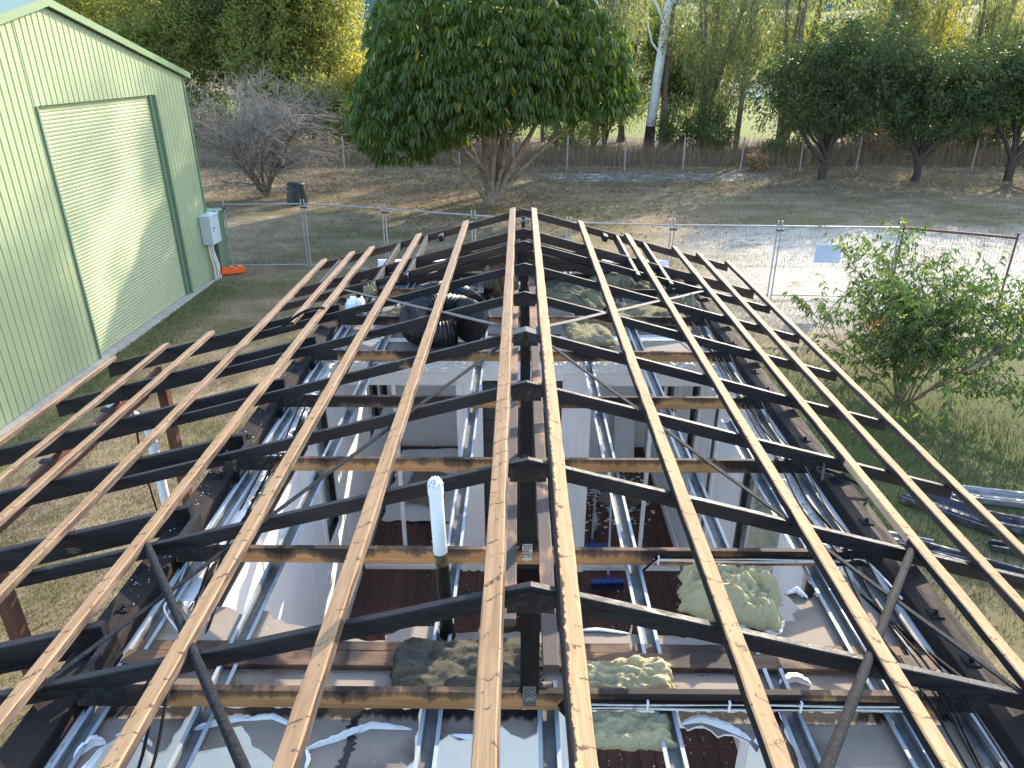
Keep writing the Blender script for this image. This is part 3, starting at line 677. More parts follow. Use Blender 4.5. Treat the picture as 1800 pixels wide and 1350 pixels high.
# ------------------------------------------------------------------ verandah on the left: rafters, beam, posts, downpipe
for y in (6.88, 5.965, 5.05, 4.15, 3.315, 2.415, 1.5):
    m = HB(); chord_mb(m, -1, y, 1.85, 4.335, .14, .045, seg=8); m.obj('verandah_rafter', M['charX'])
    if y < 6.5:
        m = HB(); m.box((-1.83, y - .30, 3.55), (-1.80, y - .03, 3.72)); m.obj('blocking', M['charX'])
m = HB(); m.bar((-3.76, -.5, rz(3.76) - .148), (-3.76, 6.78, rz(3.76) - .148), .045, .19, seg=6, jit=.001); bm = m.obj('verandah_beam', M['ver_beam'])
for y in (5.75, 4.84, 3.92): 
    w = MB(); w.box((-3.82, y, rz(3.76) - .16), (-3.73, y + .05, rz(3.76) - .135)); w.obj('bracket', M['steel_galv'], bm)
for x, y in ((-3.62, 6.55), (-3.62, 3.95), (-3.62, 1.3)):
    m = HB(); m.bar((x, y, 0), (x, y, rz(3.76) - .16), .095, .095, up=(0, 1, 0), ch=.006); m.obj('verandah_post', M['ver_brown'])
m = HB(); m.tube([(-3.86, 6.50, .05), (-3.86, 6.50, 2.5), (-3.90, 6.50, 2.62), (-4.25, 6.50, 2.86)], .05, 14); m.tube([(-3.86, 6.50, 2.30), (-3.86, 6.50, 2.42)], .056, 14); m.obj('downpipe', M['pvc'])
m = HB(); m.tube([(-3.95, 6.42, .02), (-3.96, 6.41, .8), (-3.93, 6.42, 1.5), (-3.97, 6.43, 2.1), (-3.94, 6.44, 2.9)], .009, 6); m.obj('cable', M['cable_black'])
m = HB()
for y in (2.37, 2.355): m.tube([(-1.9 - i * .17, y, rz(1.9 + i * .17) - .115 - .006 * math.sin(i * 1.7)) for i in range(14)], .006, 6)
m.obj('cable', M['cable_black'])

# ------------------------------------------------------------------ cables along the plates and on the chords
def cable(name, pts, r, mat, sub=6, n=6):
    P = [Vector(p) for p in pts]; out = []
    for i in range(len(P) - 1):
        p0, p1, p2, p3 = P[max(i - 1, 0)], P[i], P[i + 1], P[min(i + 2, len(P) - 1)]
        for k in range(sub):
            t = k / sub
            out.append(.5 * ((2 * p1) + (p2 - p0) * t + (2 * p0 - 5 * p1 + 4 * p2 - p3) * t * t + (3 * p1 - p0 - 3 * p2 + p3) * t ** 3))
    out.append(P[-1]); m = HB(); m.tube(out, r, n); return m.obj(name, mat)
rg = random.Random(3)
for i in range(4):
    x0 = 1.56 + .045 * i; pts = []; dr = rg.uniform(-.05, .05)
    for y in np.arange(7.0 - (i % 3) * .4, -.6, -.45):
        k = max(0, (2.0 - y)) * (.10 * (i % 3) - .05)
        pts.append((x0 + dr * math.sin(y * .8 + i) + rg.uniform(-.008, .008) - k, y, BTOP + .010 - (.045 if round((y - 1.2) / .45) % 2 else 0)))
    cable('cable', pts, rg.choice((.004, .005, .006)), M['cable_black'])
cable('cable', [(1.52, 3.85, BTOP), (1.50, 3.4, 3.62), (1.60, 2.9, 3.60), (1.72, 2.5, 3.62), (1.80, 2.2, 3.66)], .012, M['cable_black'])
for i in range(3):
    x0 = -1.52 - .05 * i
    cable('cable', [(x0 + .1, 5.9, BTOP + .01), (x0 + .06, 5.0, 3.66), (x0, 4.7, BTOP + .008), (x0 - .03, 4.2, 3.60), (x0 + .02, 3.85, BTOP + .008), (x0 - .06, 3.4, 3.58), (x0 + .04, 2.95, BTOP + .008), (x0 + .05, 2.45, 3.60), (x0 + .1, 2.08, BTOP + .006), (x0 + .12, 1.7, 3.58), (x0 + .02, 1.0, 3.60)], rg.choice((.005, .007)), M['cable_black'])
cable('cable', [(-1.79, 3.5, 3.60), (-1.76, 3.1, 3.64), (-1.72, 2.75, 3.63), (-1.70, 2.6, 3.66), (-1.60, 2.5, 3.62)], .005, M['cable_white'])
for j, (r, zz) in enumerate(((.005, 3.700), (.005, 3.688), (.0045, 3.677), (.006, 3.666))):
    cable('cable', [(x, 2.0926 - .042, zz + .004 * math.sin(x * 7 + j * 2)) for x in np.arange(.2, 1.62, .12)], r, M['cable_white'] if j % 2 else M['cable_black'])
for j, (r, zz) in enumerate(((.005, 3.700), (.005, 3.690), (.006, 3.678))):
    cable('cable', [(x, 2.9926 - .042, zz + .004 * math.sin(x * 6 + j * 2)) for x in np.arange(.64, 1.66, .12)] + [(1.7, 2.93, 3.70), (1.78, 2.7, 3.66)], r, M['cable_white'] if j else M['cable_black'])
for x, y in ((.46, 2.0926), (.78, 2.0926), (1.06, 2.0926), (1.24, 2.0926), (.66, 2.9926), (.90, 2.9926)):
    m = HB(); m.box((x, y - .052, 3.66), (x + .008, y - .038, 3.71)); m.obj('cable_clip', M['trim_white'])
cable('cable', [(.66, 2.945, 3.69), (.58, 2.93, 3.62), (.545, 2.90, 3.50), (.55, 2.88, 3.36), (.53, 2.86, 3.20)], .006, M['cable_white']); cable('cable', [(.66, 2.945, 3.70), (.57, 2.92, 3.60), (.56, 2.89, 3.40), (.54, 2.86, 3.20)], .006, M['cable_black'])
cable('cable', [(1.86, 4.2, 3.66), (1.87, 4.0, 3.70), (1.84, 3.85, 3.72), (1.80, 3.75, 3.66)], .008, M['steel_galv']); cable('cable', [(1.84, 3.9, 3.66), (1.93, 3.72, 3.70), (2.02, 3.62, 3.67), (1.98, 3.55, 3.66)], .008, M['cable_black'])
cable('cable', [(-1.5, 6.4, 3.66), (-1.42, 6.7, 3.70), (-1.38, 7.1, 3.85), (-1.40, 7.3, 3.74)], .005, M['cable_black']); cable('cable', [(-2.0, 6.75, 3.70), (-1.95, 6.62, 3.80), (-2.1, 6.5, 3.80), (-2.3, 6.42, 3.68)], .014, M['cable_black'])
for i in range(4): cable('cable', [(.115 + .006 * i, 2.03 - .012 * i, 3.70), (.16 + .006 * i, 2.02 - .01 * i, 3.76), (.20, 2.04, 3.70), (.17, 2.02 - .01 * i, 3.64), (.12 + .006 * i, 2.03, 3.68)], .007, M['cable_black'])
# ------------------------------------------------------------------ loose things in and on the house
def rumple(name, label, cat, at, sx, sy, h, mat, seed, rz_=0.0, nx=44, ny=30, rag=.10, crease=.5, group=None, tilt=0.0):
    """a slab of glass wool: rumpled top, ragged edge, hairy fibres"""
    o0 = thing(name, label, cat, at, group, rz_); V = []; q = seed * 3.17
    for j in range(ny):
        for i in range(nx):
            u, v = i / (nx - 1) * 2 - 1, j / (ny - 1) * 2 - 1
            e = max(abs(u), abs(v)); ex = 1 + rag * fbm(u * 2 + v, v * 2 - u, 1.3, q) * e
            x, y = u * sx / 2 * ex, v * sy / 2 * ex
            edge = max(0.0, 1 - e ** 7)
            rd = 1 - abs(fbm(u, v, 1.5, q + 5, 3)) * 1.6
            z = h * edge * (.55 + .55 * fbm(u, v, 1.1, q + 2, 3) + crease * .35 * rd) + h * .16 * fbm(u, v, 5.0, q + 9, 4) * edge + h * .09 * fbm(u, v, 14.0, q + 4, 2) * edge
            V.append((x, y, max(.002, z + tilt * y)))
    for j in range(ny):
        for i in range(nx): x, y, z = V[j * nx + i]; V.append((x * .97, y * .97, 0.0))
    F = [(j * nx + i, j * nx + i + 1, (j + 1) * nx + i + 1, (j + 1) * nx + i) for j in range(ny - 1) for i in range(nx - 1)]
    N = nx * ny
    F += [tuple(N + a for a in reversed(f)) for f in F]
    rim = [i for i in range(nx)] + [j * nx + nx - 1 for j in range(1, ny)] + [(ny - 1) * nx + i for i in reversed(range(nx - 1))] + [j * nx for j in reversed(range(1, ny - 1))]
    F += [(rim[(i + 1) % len(rim)], rim[i], N + rim[i], N + rim[(i + 1) % len(rim)]) for i in range(len(rim))]
    m = MB(); m.add(V, F, 0, True); b = m.obj('batt_body', mat, o0)
    fb = MB(); rg = random.Random(seed)
    for _ in range(90):
        i = rg.choice(rim) if rg.random() < .8 else rg.randrange(N); x, y, z = V[i]; s = .5 * (sx + sy) * .06
        d = Vector((x + rg.gauss(0, sx * .3), y + rg.gauss(0, sy * .3), rg.uniform(.01, .06))).normalized() * s * rg.uniform(.4, 1.2); n = Vector((-d.y, d.x, 0)).normalized() * s * .10
        p = Vector((x, y, max(z, .006))); fb.add([p - n, p + n, p + d * .6 + n * .6 + Vector((0, 0, .004)), p + d], [(0, 1, 2), (0, 2, 3)])
    tag(fb.obj('loose_fibre', mat, o0), kind='stuff')
    return o0
IY, IG, IB, ID = M['ins_yellow'], M['ins_grey'], M['ins_burnt'], M['ins_dull']
G_ = 'glasswool batts fallen from the ceiling space'
rumple('insulation_batt', 'sooty grey glasswool batt under the vent pipe, left of the ridge', 'insulation', (-.265, 2.265, 3.645), .62, .30, .075, IG, 1, .02, 60, 34, group=G_)
rumple('insulation_batt', 'yellow glasswool batt lying against the near bottom chord right of the ridge', 'insulation', (.395, 2.20, 3.645), .40, .185, .085, IY, 2, .03, 56, 32, .16, .8, G_)
rumple('insulation_batt', 'large clean yellow glasswool clump under the second batten right of the ridge', 'insulation', (.955, 2.68, 3.645), .46, .27, .17, IY, 3, -.30, 64, 40, .10, .9, G_)
rumple('insulation_batt', 'thin yellow glasswool piece poking out below the white cables at the near edge', 'insulation', (.375, 1.985, 3.61), .37, .16, .06, IY, 4, 0, 44, 24, .16, .7, G_)
rumple('insulation_batt', 'grey dusty batt hanging off a channel right of the ridge strap', 'insulation', (.60, 6.35, 3.65), .42, .75, .06, ID, 5, .1, group=G_)
rumple('insulation_batt', 'folded dull yellow batt leaning in the far roof bay right of the ridge', 'insulation', (.62, 7.30, 3.70), .34, .75, .12, ID, 6, .55, group=G_)
rumple('insulation_batt', 'rolled yellowish batt beside the folded one in the far bay', 'insulation', (.42, 7.20, 3.68), .15, .70, .10, ID, 16, .75, group=G_)
rumple('insulation_batt', 'long dull batt at the far end under the second batten right of the ridge', 'insulation', (1.08, 7.85, 3.65), .75, .45, .16, ID, 7, -.15, group=G_)
rumple('insulation_batt', 'grey batt spread under the perforated strap right of the ridge', 'insulation', (1.20, 6.85, 3.65), .80, .55, .08, ID, 8, -.1, group=G_)
rumple('insulation_batt', 'pale wool tuft near the right wall plate in the far bays', 'insulation', (1.68, 7.05, 3.66), .24, .26, .16, ID, 9, .3, 26, 20, .2, group=G_)
rumple('insulation_batt', 'thin yellow strip of batt left of the black duct', 'insulation', (-1.05, 6.78, 3.69), .62, .18, .07, ID, 10, .1, group=G_)
rumple('insulation_batt', 'burnt brown batt slumped upright left of the ridge at the far end', 'insulation', (-.20, 7.45, 3.66), .24, .32, .34, IB, 11, .1, 34, 30, .2, .8, G_)
rumple('insulation_batt', 'sooty wool lump beside the black fan box', 'insulation', (-.40, 7.62, 3.66), .22, .26, .26, ID, 12, .4, 30, 26, .2, .8, G_)
rumple('insulation_batt', 'small pale tuft of wool at the left end of the far chord', 'insulation', (-1.62, 7.28, 3.74), .14, .14, .12, M['ins_dull'], 13, 0, 20, 16, .25, group=G_)
rumple('insulation_batt', 'torn yellow tuft on the far ceiling sheet left of the ridge', 'insulation', (-.62, 8.25, 3.66), .30, .3, .14, IY, 14, .3, 26, 20, .3, group=G_)
rumple('insulation_batt', 'dark grey blanket batt covering the far end right of the ridge', 'insulation', (.55, 7.98, 3.63), .8, .5, .05, IG, 15, .05, group=G_)
rumple('insulation_batt', 'dusty grey batt lying by the far right wall plate', 'insulation', (1.62, 7.75, 3.64), .5, .7, .09, IG, 17, .1, group=G_)
rumple('plaster_lump', 'white plaster lump left of the far chord ends', 'plaster', (-1.72, 6.98, 3.68), .2, .16, .12, M['gypsum'], 18, .2, 20, 16, .25)
rumple('insulation_batt', 'pale yellow batt lying on the grass by the right wall', 'insulation', (3.30, 3.02, .02), .9, .9, .12, IY, 19, .3, group='batts thrown outside')
rumple('insulation_batt', 'flat pale board-like batt on the debris right of the house', 'insulation', (4.55, 4.05, .02), 1.2, .9, .14, IY, 20, .2, crease=.1, group='batts thrown outside')
# flexible duct: two ribbed loops
def duct(pts, r, name, label):
    o0 = thing(name, label, 'duct', pts[0]); m = MB(); P = [Vector(p) for p in pts]; out = []
    for i in range(len(P) - 1):
        p0, p1, p2, p3 = P[max(i - 1, 0)], P[i], P[i + 1], P[min(i + 2, len(P) - 1)]
        for k in range(14):
            t = k / 14; out.append(.5 * ((2 * p1) + (p2 - p0) * t + (2 * p0 - 5 * p1 + 4 * p2 - p3) * t * t + (3 * p1 - p0 - 3 * p2 + p3) * t ** 3) - P[0])
    rg = random.Random(4); m.tube(out, [r * (1.07 if i % 2 else .93) * rg.uniform(.97, 1.03) for i in range(len(out))], 18, sm=False); m.obj('ribbed_hose', M['duct'], o0)
duct([(-.62, 6.02, 3.78), (-.78, 5.98, 3.77), (-.98, 6.10, 3.78), (-1.02, 6.42, 3.80), (-.86, 6.62, 3.82), (-.60, 6.58, 3.80), (-.46, 6.35, 3.78), (-.50, 6.10, 3.76)], .125, 'flexible_duct', 'black ribbed foil duct curled in a loop on the ceiling left of the ridge')
duct([(-.50, 6.72, 3.80), (-.66, 6.95, 3.82), (-.90, 7.05, 3.82), (-1.0, 6.85, 3.78)], .12, 'flexible_duct', 'short black ribbed duct end behind the larger duct loop')
fb = thing('exhaust_fan', 'black melted exhaust fan box lying behind the ducts', 'fan', (-.62, 7.32, 3.66))
m = MB(); m.box((-.20, -.17, 0), (.20, .17, .13)); m.obj('fan_case', M['black_plastic'], fb)
m = MB(); m.box((-.13, -.12, .132), (.13, .12, .16)); m.obj('lid', M['steel_burnt'], fb)
m = MB(); m.tube([(.02, -.18, .05), (.03, -.185, .12), (.02, -.1, .17), (.0, 0, .18)], .008, 6); m.obj('lead', M['cable_black'], fb)
# upright pipe, white above and burnt below
vp = thing('vent_pipe', 'plumbing vent pipe standing through the roof, white on top and burnt black below', 'pipe', (-.38, 2.50, 3.60))
m = MB(); m.tube([(0, 0, .47), (-.004, 0, .62), (-.007, .0, .795)], .0295, 18); m.obj('white_pipe', M['pvc'], vp)
m = MB(); m.tube([(-.007, 0, .765), (-.0075, 0, .815)], .0325, 18, cap=False)
for i in range(9):
    a = i * .7; m.tube([(-.0075 + .031 * math.cos(a), .031 * math.sin(a), .815), (-.0075 + .018 * math.cos(a + .3), .018 * math.sin(a + .3), .838), (-.0075, 0, .832 + .01 * math.sin(i * 3))], .0045, 5)
m.lathe([(.030, .790), (.026, .822), (.0, .826)], 14, 0, (-.0075, 0, 0)); m.obj('cowl', M['pvc'], vp)
m = MB(); m.tube([(0, 0, .478), (0, 0, .50)], .0312, 18, cap=False); m.obj('collar', M['pvc'], vp)
m = MB(); m.tube([(.002, 0, .40), (.001, 0, .44), (0, 0, .472)], [.029, .0295, .0305], 18); m.obj('melted_band', M['amber'], vp)
m = MB(); m.tube([(.012, 0, .02), (.010, 0, .15), (.004, 0, .41)], .0295, 18); m.obj('burnt_pipe', M['burnt_pvc'], vp)
m = MB(); m.tube([(.010, 0, .06), (.014, -.004, .01), (.03, -.014, -.03), (.065, -.028, -.07), (.09, -.036, -.10)], [.033, .036, .037, .037, .034], 18); m.tube([(.03, -.014, -.03), (.04, -.019, -.043)], .045, 18); m.obj('pipe_bend', M['burnt_pvc'], vp)
# brooms on the floor of the burnt room
def broom(at, label, lean, rzv, wd=.34):
    b = thing('broom', label, 'broom', at, 'blue brooms left in the house', rzv)
    m = MB(); m.bar((-wd / 2, 0, .115), (wd / 2, 0, .115), .055, .035, ch=.01); m.obj('broom_head', M['blue'], b)
    m = MB(); rg = random.Random(2)
    for i in range(34):
        for j in range(4):
            x = -wd / 2 + .01 + i * (wd - .02) / 33; y = -.02 + j * .013; m.tube([(x, y, .082), (x * 1.06 + rg.uniform(-.004, .004), y * 1.6, .0)], .0032, 3, cap=False, sm=False)
    m.obj('bristles', M['bristle'], b)
    m = MB(); m.tube([(0, 0, .11), (lean[0] * .06, lean[1] * .06, .18)], .018, 10); m.obj('socket', M['blue'], b)
    m = MB(); m.tube([(lean[0] * .05, lean[1] * .05, .17), (lean[0], lean[1], 1.42)], .0125, 8); m.obj('handle', M['meter'], b)
broom((.90, 6.02, FLZ), 'blue broom standing head down in front of the white sliding door track', (.02, .30), .03)
broom((.78, 6.62, FLZ), 'second blue broom just beyond the sliding door track', (.12, .5), .05, .40)
lf = thing('light_fitting', 'round white downlight dangling on its cable right of the ridge', 'light', (.53, 2.87, 3.13))
m = MB(); m.tube([(0, 0, 0), (.012, -.008, .014)], .055, 24); m.obj('rim', M['trim_white'], lf); m = MB(); m.tube([(-.03, .02, -.035), (0, 0, 0)], [.03, .042], 16); m.obj('lamp_body', M['meter'], lf)
# fallen sheets and boards on the floors
def floor_sheet(label, pl, seed, mats=('gypsum', 'paper'), z=FLZ + .006, tilt=(0, 0), name='fallen_plasterboard'):
    cx = sum(p[0] for p in pl) / len(pl); cy = sum(p[1] for p in pl) / len(pl)
    o0 = thing(name, label, 'plasterboard', (cx, cy, z), 'plasterboard fallen to the floor'); m = MB()
    pp = [(x - cx, y - cy) for x, y in rough_poly(pl, .03, .09, seed)]
    zf = lambda x, y: .012 + max(0, tilt[0] * x + tilt[1] * y) + .012 * (1 + math.sin(x * 5 + seed))
    m.prism(pp, lambda x, y: zf(x, y) - .011, zf, 0, 0, 0); m.obj('board', [M[mats[0]], M[mats[1]]], o0); return o0
floor_sheet('big white plasterboard sheet on the far left floor', [(-1.7, 7.2), (-.75, 7.15), (-.72, 8.2), (-.9, 8.9), (-1.7, 8.9)], 1)
o = floor_sheet('brown-backed torn sheet lying over the white one on the far left floor', [(-1.45, 7.5), (-1.0, 7.45), (-.98, 7.8), (-1.15, 8.0), (-.95, 8.15), (-1.2, 8.3), (-1.4, 8.35), (-1.5, 7.9)], 2, ('paper', 'gypsum'), FLZ + .05)
floor_sheet('pale plasterboard corner beside the vent pipe on the floor', [(-1.05, 6.75), (-.72, 6.75), (-.70, 7.1), (-.9, 7.12)], 3)
floor_sheet('crumpled grey plasterboard piece on the far right floor', [(.95, 7.6), (1.3, 7.5), (1.6, 7.7), (1.55, 7.95), (1.1, 7.95)], 4, ('paper', 'gypsum'), tilt=(.1, .2))
floor_sheet('small white plasterboard scraps on the far right floor', [(.85, 8.1), (1.1, 8.05), (1.12, 8.3), (.9, 8.35)], 5)
bd = thing('leaning_board', 'white board leaning against the end wall on the right', 'board', (1.15, 8.75, FLZ)); m = MB(); m.bar((-.12, 0, 0), (-.12, .2, .75), .36, .02, up=(0, -1, .2)); m.bar((.28, -.05, 0), (.28, .2, .62), .28, .02, up=(0, -1, .2)); m.obj('board', M['wall_white'], bd)
ct = thing('plastic_bottle', 'small white bottle on the debris-covered far floor', 'bottle', (.86, 7.05, FLZ)); m = MB(); m.lathe([(0, 0), (.035, 0), (.035, .15), (.014, .19), (.014, .22), (0, .22)], 12); m.obj('bottle_body', M['pvc'], ct)

# ------------------------------------------------------------------ green shed on the left (its gable faces the house)
SX, YA, YL, YR_ = -9.2, 15.4, 9.75, 21.0
def shz(y): return 7.02 - .242 * abs(y - YA)
shed = thing('shed', 'tall pale green steel shed with a closed roller door in its gable', 'shed', (SX, YA, 0)); SH = Vector((SX, YA, 0))
class SB(MB):
    def obj(s, name, mats, parent=None, loc=None):
        o = MB.obj(s, name, mats, parent or shed)
        if parent is None: o.location = -SH
        return o
DY0, DY1, DZ = 14.42, 19.18, 5.16
def cladding(y0, y1, z0):
    """one ribbed sheet: pans with upstanding ribs"""
    m = SB(); prof = []; y = y0; pitch = .19
    k = 0
    n = max(1, round((y1 - y0) / pitch)); pt = (y1 - y0) / n
    for i in range(n):
        a = y0 + i * pt
        prof += [(a, 0), (a + .014, .015), (a + .034, .015), (a + .048, 0), (a + pt * .55, 0), (a + pt * .58, .003), (a + pt * .63, .003), (a + pt * .66, 0)]
    prof.append((y1, 0)); vs = []
    for y, h in prof: vs += [(SX + h, y, z0), (SX + h, y, shz(y) - .03)]
    if y0 < YA < y1:
        pass
    m.add(vs, [(2 * i, 2 * i + 2, 2 * i + 3, 2 * i + 1) for i in range(len(prof) - 1)]); return m.obj('cladding_sheet', M['shed'])
for a, b, z in [(y, min(y + .76, DY0 - .05), 0.05) for y in np.arange(YL, DY0 - .06, .76)] + [(y, min(y + .76, DY1 + .05), DZ + .02) for y in np.arange(DY0 - .05, DY1 + .04, .76)] + [(y, min(y + .76, YR_), .05) for y in np.arange(DY1 + .05, YR_ - .05, .76)]:
    if b - a > .05: cladding(a, b, z)
m = SB(); m.box((SX - .03, DY0 - .05, 0.02), (SX + .045, DY0, DZ + .02)); m.obj('door_jamb', M['shed_trim'])
m = SB(); m.box((SX - .03, DY1, .02), (SX + .045, DY1 + .07, DZ + .02)); m.box((SX - .13, DY1 - .13, .02), (SX - .0301, DY1 + .01, DZ)); m.obj('door_jamb', M['shed_trim'])
m = SB(); n = 69; vs = []
for i in range(n):
    z = .04 + i * .0745
    for dz, dx in ((0, 0), (.012, .0), (.022, .016), (.055, .018), (.066, .004)): vs += [(SX - .10 + dx, DY0, z + dz), (SX - .10 + dx, DY1 - .14, z + dz)]
m.add(vs, [(2 * i, 2 * i + 1, 2 * i + 3, 2 * i + 2) for i in range(len(vs) // 2 - 1)]); tag(m.obj('door_curtain', M['shed_door']), kind='stuff')
m = SB(); m.box((SX - .135, DY0, DZ - .14), (SX - .115, DY1, DZ + .1)); m.box((SX - .11, DY1 - .138, .03), (SX - .09, DY1 - .131, DZ)); m.obj('door_gap', M['gap'])
m = SB(); m.box((SX - 6, DY1 + .071, .0), (SX - .05, YR_ - .02, 5.2)); m.box((SX - 6, YL + .02, 0), (SX - .05, DY0 - .051, 5.2)); m.box((SX - 6, YL + .02, 5.21), (SX - .14, YR_ - .02, 5.60)); m.obj('shed_frame', M['gap'])
m = SB(); m.add([(SX + .0, YR_ + .002, .05), (SX - 10, YR_ + .002, .05), (SX - 10, YR_ + .002, shz(YR_) - .03), (SX, YR_ + .002, shz(YR_) - .03)], [(0, 1, 2, 3)]); m.box((SX - .03, YR_ - .045, .03), (SX + .032, YR_ + .04, shz(YR_) - .06)); m.obj('corner_flashing', M['shed_trim'])
for sg in (-1, 1):
    ye = (YR_ if sg > 0 else YL); over = .28
    m = SB(); a, b = (YA, ye + sg * over)
    zs = [shz(a), shz(b)]
    vs = [(SX + .10, a, zs[0] + .03), (SX + .10, b, zs[1] + .03), (SX - 11, b, zs[1] + .03), (SX - 11, a, zs[0] + .03)]
    vs += [(x, y, z - .05) for x, y, z in vs]
    m.add(vs, [(0, 1, 2, 3), (7, 6, 5, 4), (0, 4, 5, 1), (1, 5, 6, 2)]); m.obj('roof_sheet', M['shed_roof'])
    m = SB(); vs = [(SX + .125, a, zs[0] + .05), (SX + .125, b, zs[1] + .05), (SX + .125, b, zs[1] - .10), (SX + .125, a, zs[0] - .10), (SX - .25, a, zs[0] + .06), (SX - .25, b, zs[1] + .06), (SX + .06, b, zs[1] - .1), (SX + .06, a, zs[0] - .1)]
    m.add(vs, [(0, 1, 2, 3), (4, 5, 1, 0), (3, 2, 6, 7), (1, 5, 6, 2)]); m.obj('barge_flashing', M['shed_roof'])
    m = SB(); m.add([(SX + .05, a, zs[0] - .07), (SX + .05, b - sg * over, zs[1] + .242 * over - .07), (SX + .05, b - sg * over, zs[1] + .242 * over - .12), (SX + .05, a, zs[0] - .12)], [(0, 1, 2, 3)]); m.obj('eave_shadow_strip', M['gap'])  # dark strip that paints the barge's shadow line onto the gable
m = SB(); m.box((SX - .5, YL - .1, -.05), (SX + .14, YR_ + .1, .035)); m.obj('slab', M['concrete'])
mbx = thing('meter_box', 'pale grey electrical meter box on the shed corner with conduits running to the ground', 'meter box', (SX + .03, 20.72, 1.12))
m = MB(); m.bar((.0, 0, .78), (.30, 0, .78), .62, .80, ch=.012); m.obj('case', M['meter'], mbx)
m = MB(); m.box((-.01, -.33, .765), (.325, .33, .80)); m.obj('hood', M['meter'], mbx)
m = MB(); m.tube([(.302, -.10, .42), (.312, -.10, .42)], .035, 12); m.tube([(.302, -.19, .34), (.312, -.19, .34)], .022, 10); m.tube([(.302, .10, .36), (.31, .10, .36)], .012, 8); m.obj('lock', M['black'], mbx)
m = MB()
for i, (y, x) in enumerate(((-.12, .06), (-.04, .08), (.05, .10), (.14, .07))): m.tube([(x, y, -.02), (x, y, -.3), (x + .06, y + .03 + .05 * (i % 2), -.75), (x + .05, y + .05 * (i % 3), -1.13)], .026, 8)
m.obj('conduit', M['conduit'], mbx)
cab = thing('bin', 'dull green lidded bin standing behind the meter box at the shed corner', 'bin', (SX - .22, 21.62, 0)); m = MB(); m.add([(-.28, -.3, 0), (.28, -.3, 0), (.28, .3, 0), (-.28, .3, 0), (-.33, -.36, 1.75), (.33, -.36, 1.75), (.33, .36, 1.75), (-.33, .36, 1.75)], [(3, 2, 1, 0), (0, 1, 5, 4), (1, 2, 6, 5), (2, 3, 7, 6), (3, 0, 4, 7), (4, 5, 6, 7)]); m.obj('bin_body', M['shed_trim'], cab)
m = MB(); m.bar((-.35, 0, 1.86), (.35, 0, 1.86), .76, .10, ch=.04); m.tube([(.34, -.3, 1.84), (.34, .3, 1.84)], .06, 10); m.obj('lid', M['shed_trim'], cab)

# ------------------------------------------------------------------ temporary fence, its orange foot and its sign
FP = [(-9.06, 21.9), (-6.65, 22.05), (-4.05, 21.3), (-1.35, 20.35), (1.28, 19.42), (4.02, 19.10), (6.82, 19.0), (9.95, 18.85), (12.25, 17.65)]
fn = ['leftmost temporary fence panel beside the green shed', 'temporary fence panel in front of the black compost bin side lawn', 'temporary fence panel left of the umbrella tree trunk', 'temporary fence panel in front of the umbrella tree', 'temporary fence panel just right of the roof ridge end', 'temporary fence panel left of the blue sign panel', 'temporary fence panel carrying the pale blue sign', 'rust-brown framed mesh panel behind the shrub']
for i, (a, b) in enumerate(zip(FP[:-1], FP[1:])):
    a3, b3 = Vector((*a, 0)), Vector((*b, 0)); d = (b3 - a3); L = d.length; ang = math.atan2(d.y, d.x); rust = i == 7
    f = thing('temporary_fence', fn[i], 'fence', a3, 'temporary fence panels across the yard', ang)
    pm = M['rust'] if rust else M['fence_pipe']; r = .021 if not rust else .026; e = .05
    m = MB(); m.tube([(e, 0, 0), (e, 0, 2.12)], r, 8); m.tube([(L - e, 0, 0), (L - e, 0, 2.12)], r, 8); m.tube([(e, 0, 1.98), (L - e, 0, 1.98)], r * (1.25 if rust else 1), 8); m.tube([(e, 0, .10), (L - e, 0, .10)], r, 8); m.obj('frame', pm, f)
    m = MB(); w = .0026 if rust else .0015; nv = int(L / .075)
    for k in range(1, nv): x = e + (L - 2 * e) * k / nv; m.tube([(x, .004, .12), (x, .004, 1.97)], w, 3, cap=False, sm=False)
    for k in range(1, 7 if not rust else 14): z = .12 + 1.85 * k / (7 if not rust else 14); m.tube([(e, -.004, z), (L - e, -.004, z)], w, 3, cap=False, sm=False)
    m.obj('wire_mesh', M['rust_wire'] if rust else M['wire'], f)
    m = MB(); m.box((-.07, -.045, 1.85), (.12, .045, 1.90)); m.obj('clamp', M['steel_galv'], f)
    if i == 6:
        s = MB(); s.box((1.02, -.02, 1.02), (1.70, -.012, 1.52)); so = s.obj('sign_board', M['sign'], f)
        s = MB(); rg = random.Random(1)
        for r_ in range(6): s.box((1.07, -.0225, 1.44 - r_ * .07), (1.07 + rg.uniform(.3, .56), -.0205, 1.455 - r_ * .07))
        s.obj('sign_print', M['ink'], so)
ft = thing('fence_foot', 'bright orange plastic fence foot on the grass by the shed corner', 'fence foot', (-8.82, 21.35, 0), rz=.5)
m = MB(); m.bar((-.33, 0, .17), (.33, 0, .17), .24, .17, ch=.03, seg=6, jit=.006); m.obj('block', M['orange'], ft)
m = MB()
for x in (-.24, -.03, .22): m.bar((x - .07, 0, .22), (x + .07, 0, .22), .20, .055, ch=.02)
m.obj('lug', M['orange'], ft)
cb = thing('compost_bin', 'black ribbed compost bin standing on the lawn near the bare tree', 'compost bin', (-10.1, 32.9, 0))
m = MB(); n = 48; vs = []
for z, r in ((0, .47), (.25, .45), (.7, .39), (.84, .36)):
    for j in range(n): rr = r * (1.04 if (j // 3) % 2 else .98); vs.append((rr * math.cos(2 * math.pi * j / n), rr * math.sin(2 * math.pi * j / n), z))
m.add(vs, [(i * n + j, i * n + (j + 1) % n, (i + 1) * n + (j + 1) % n, (i + 1) * n + j) for i in range(3) for j in range(n)]); m.obj('bin_body', M['bin'], cb)
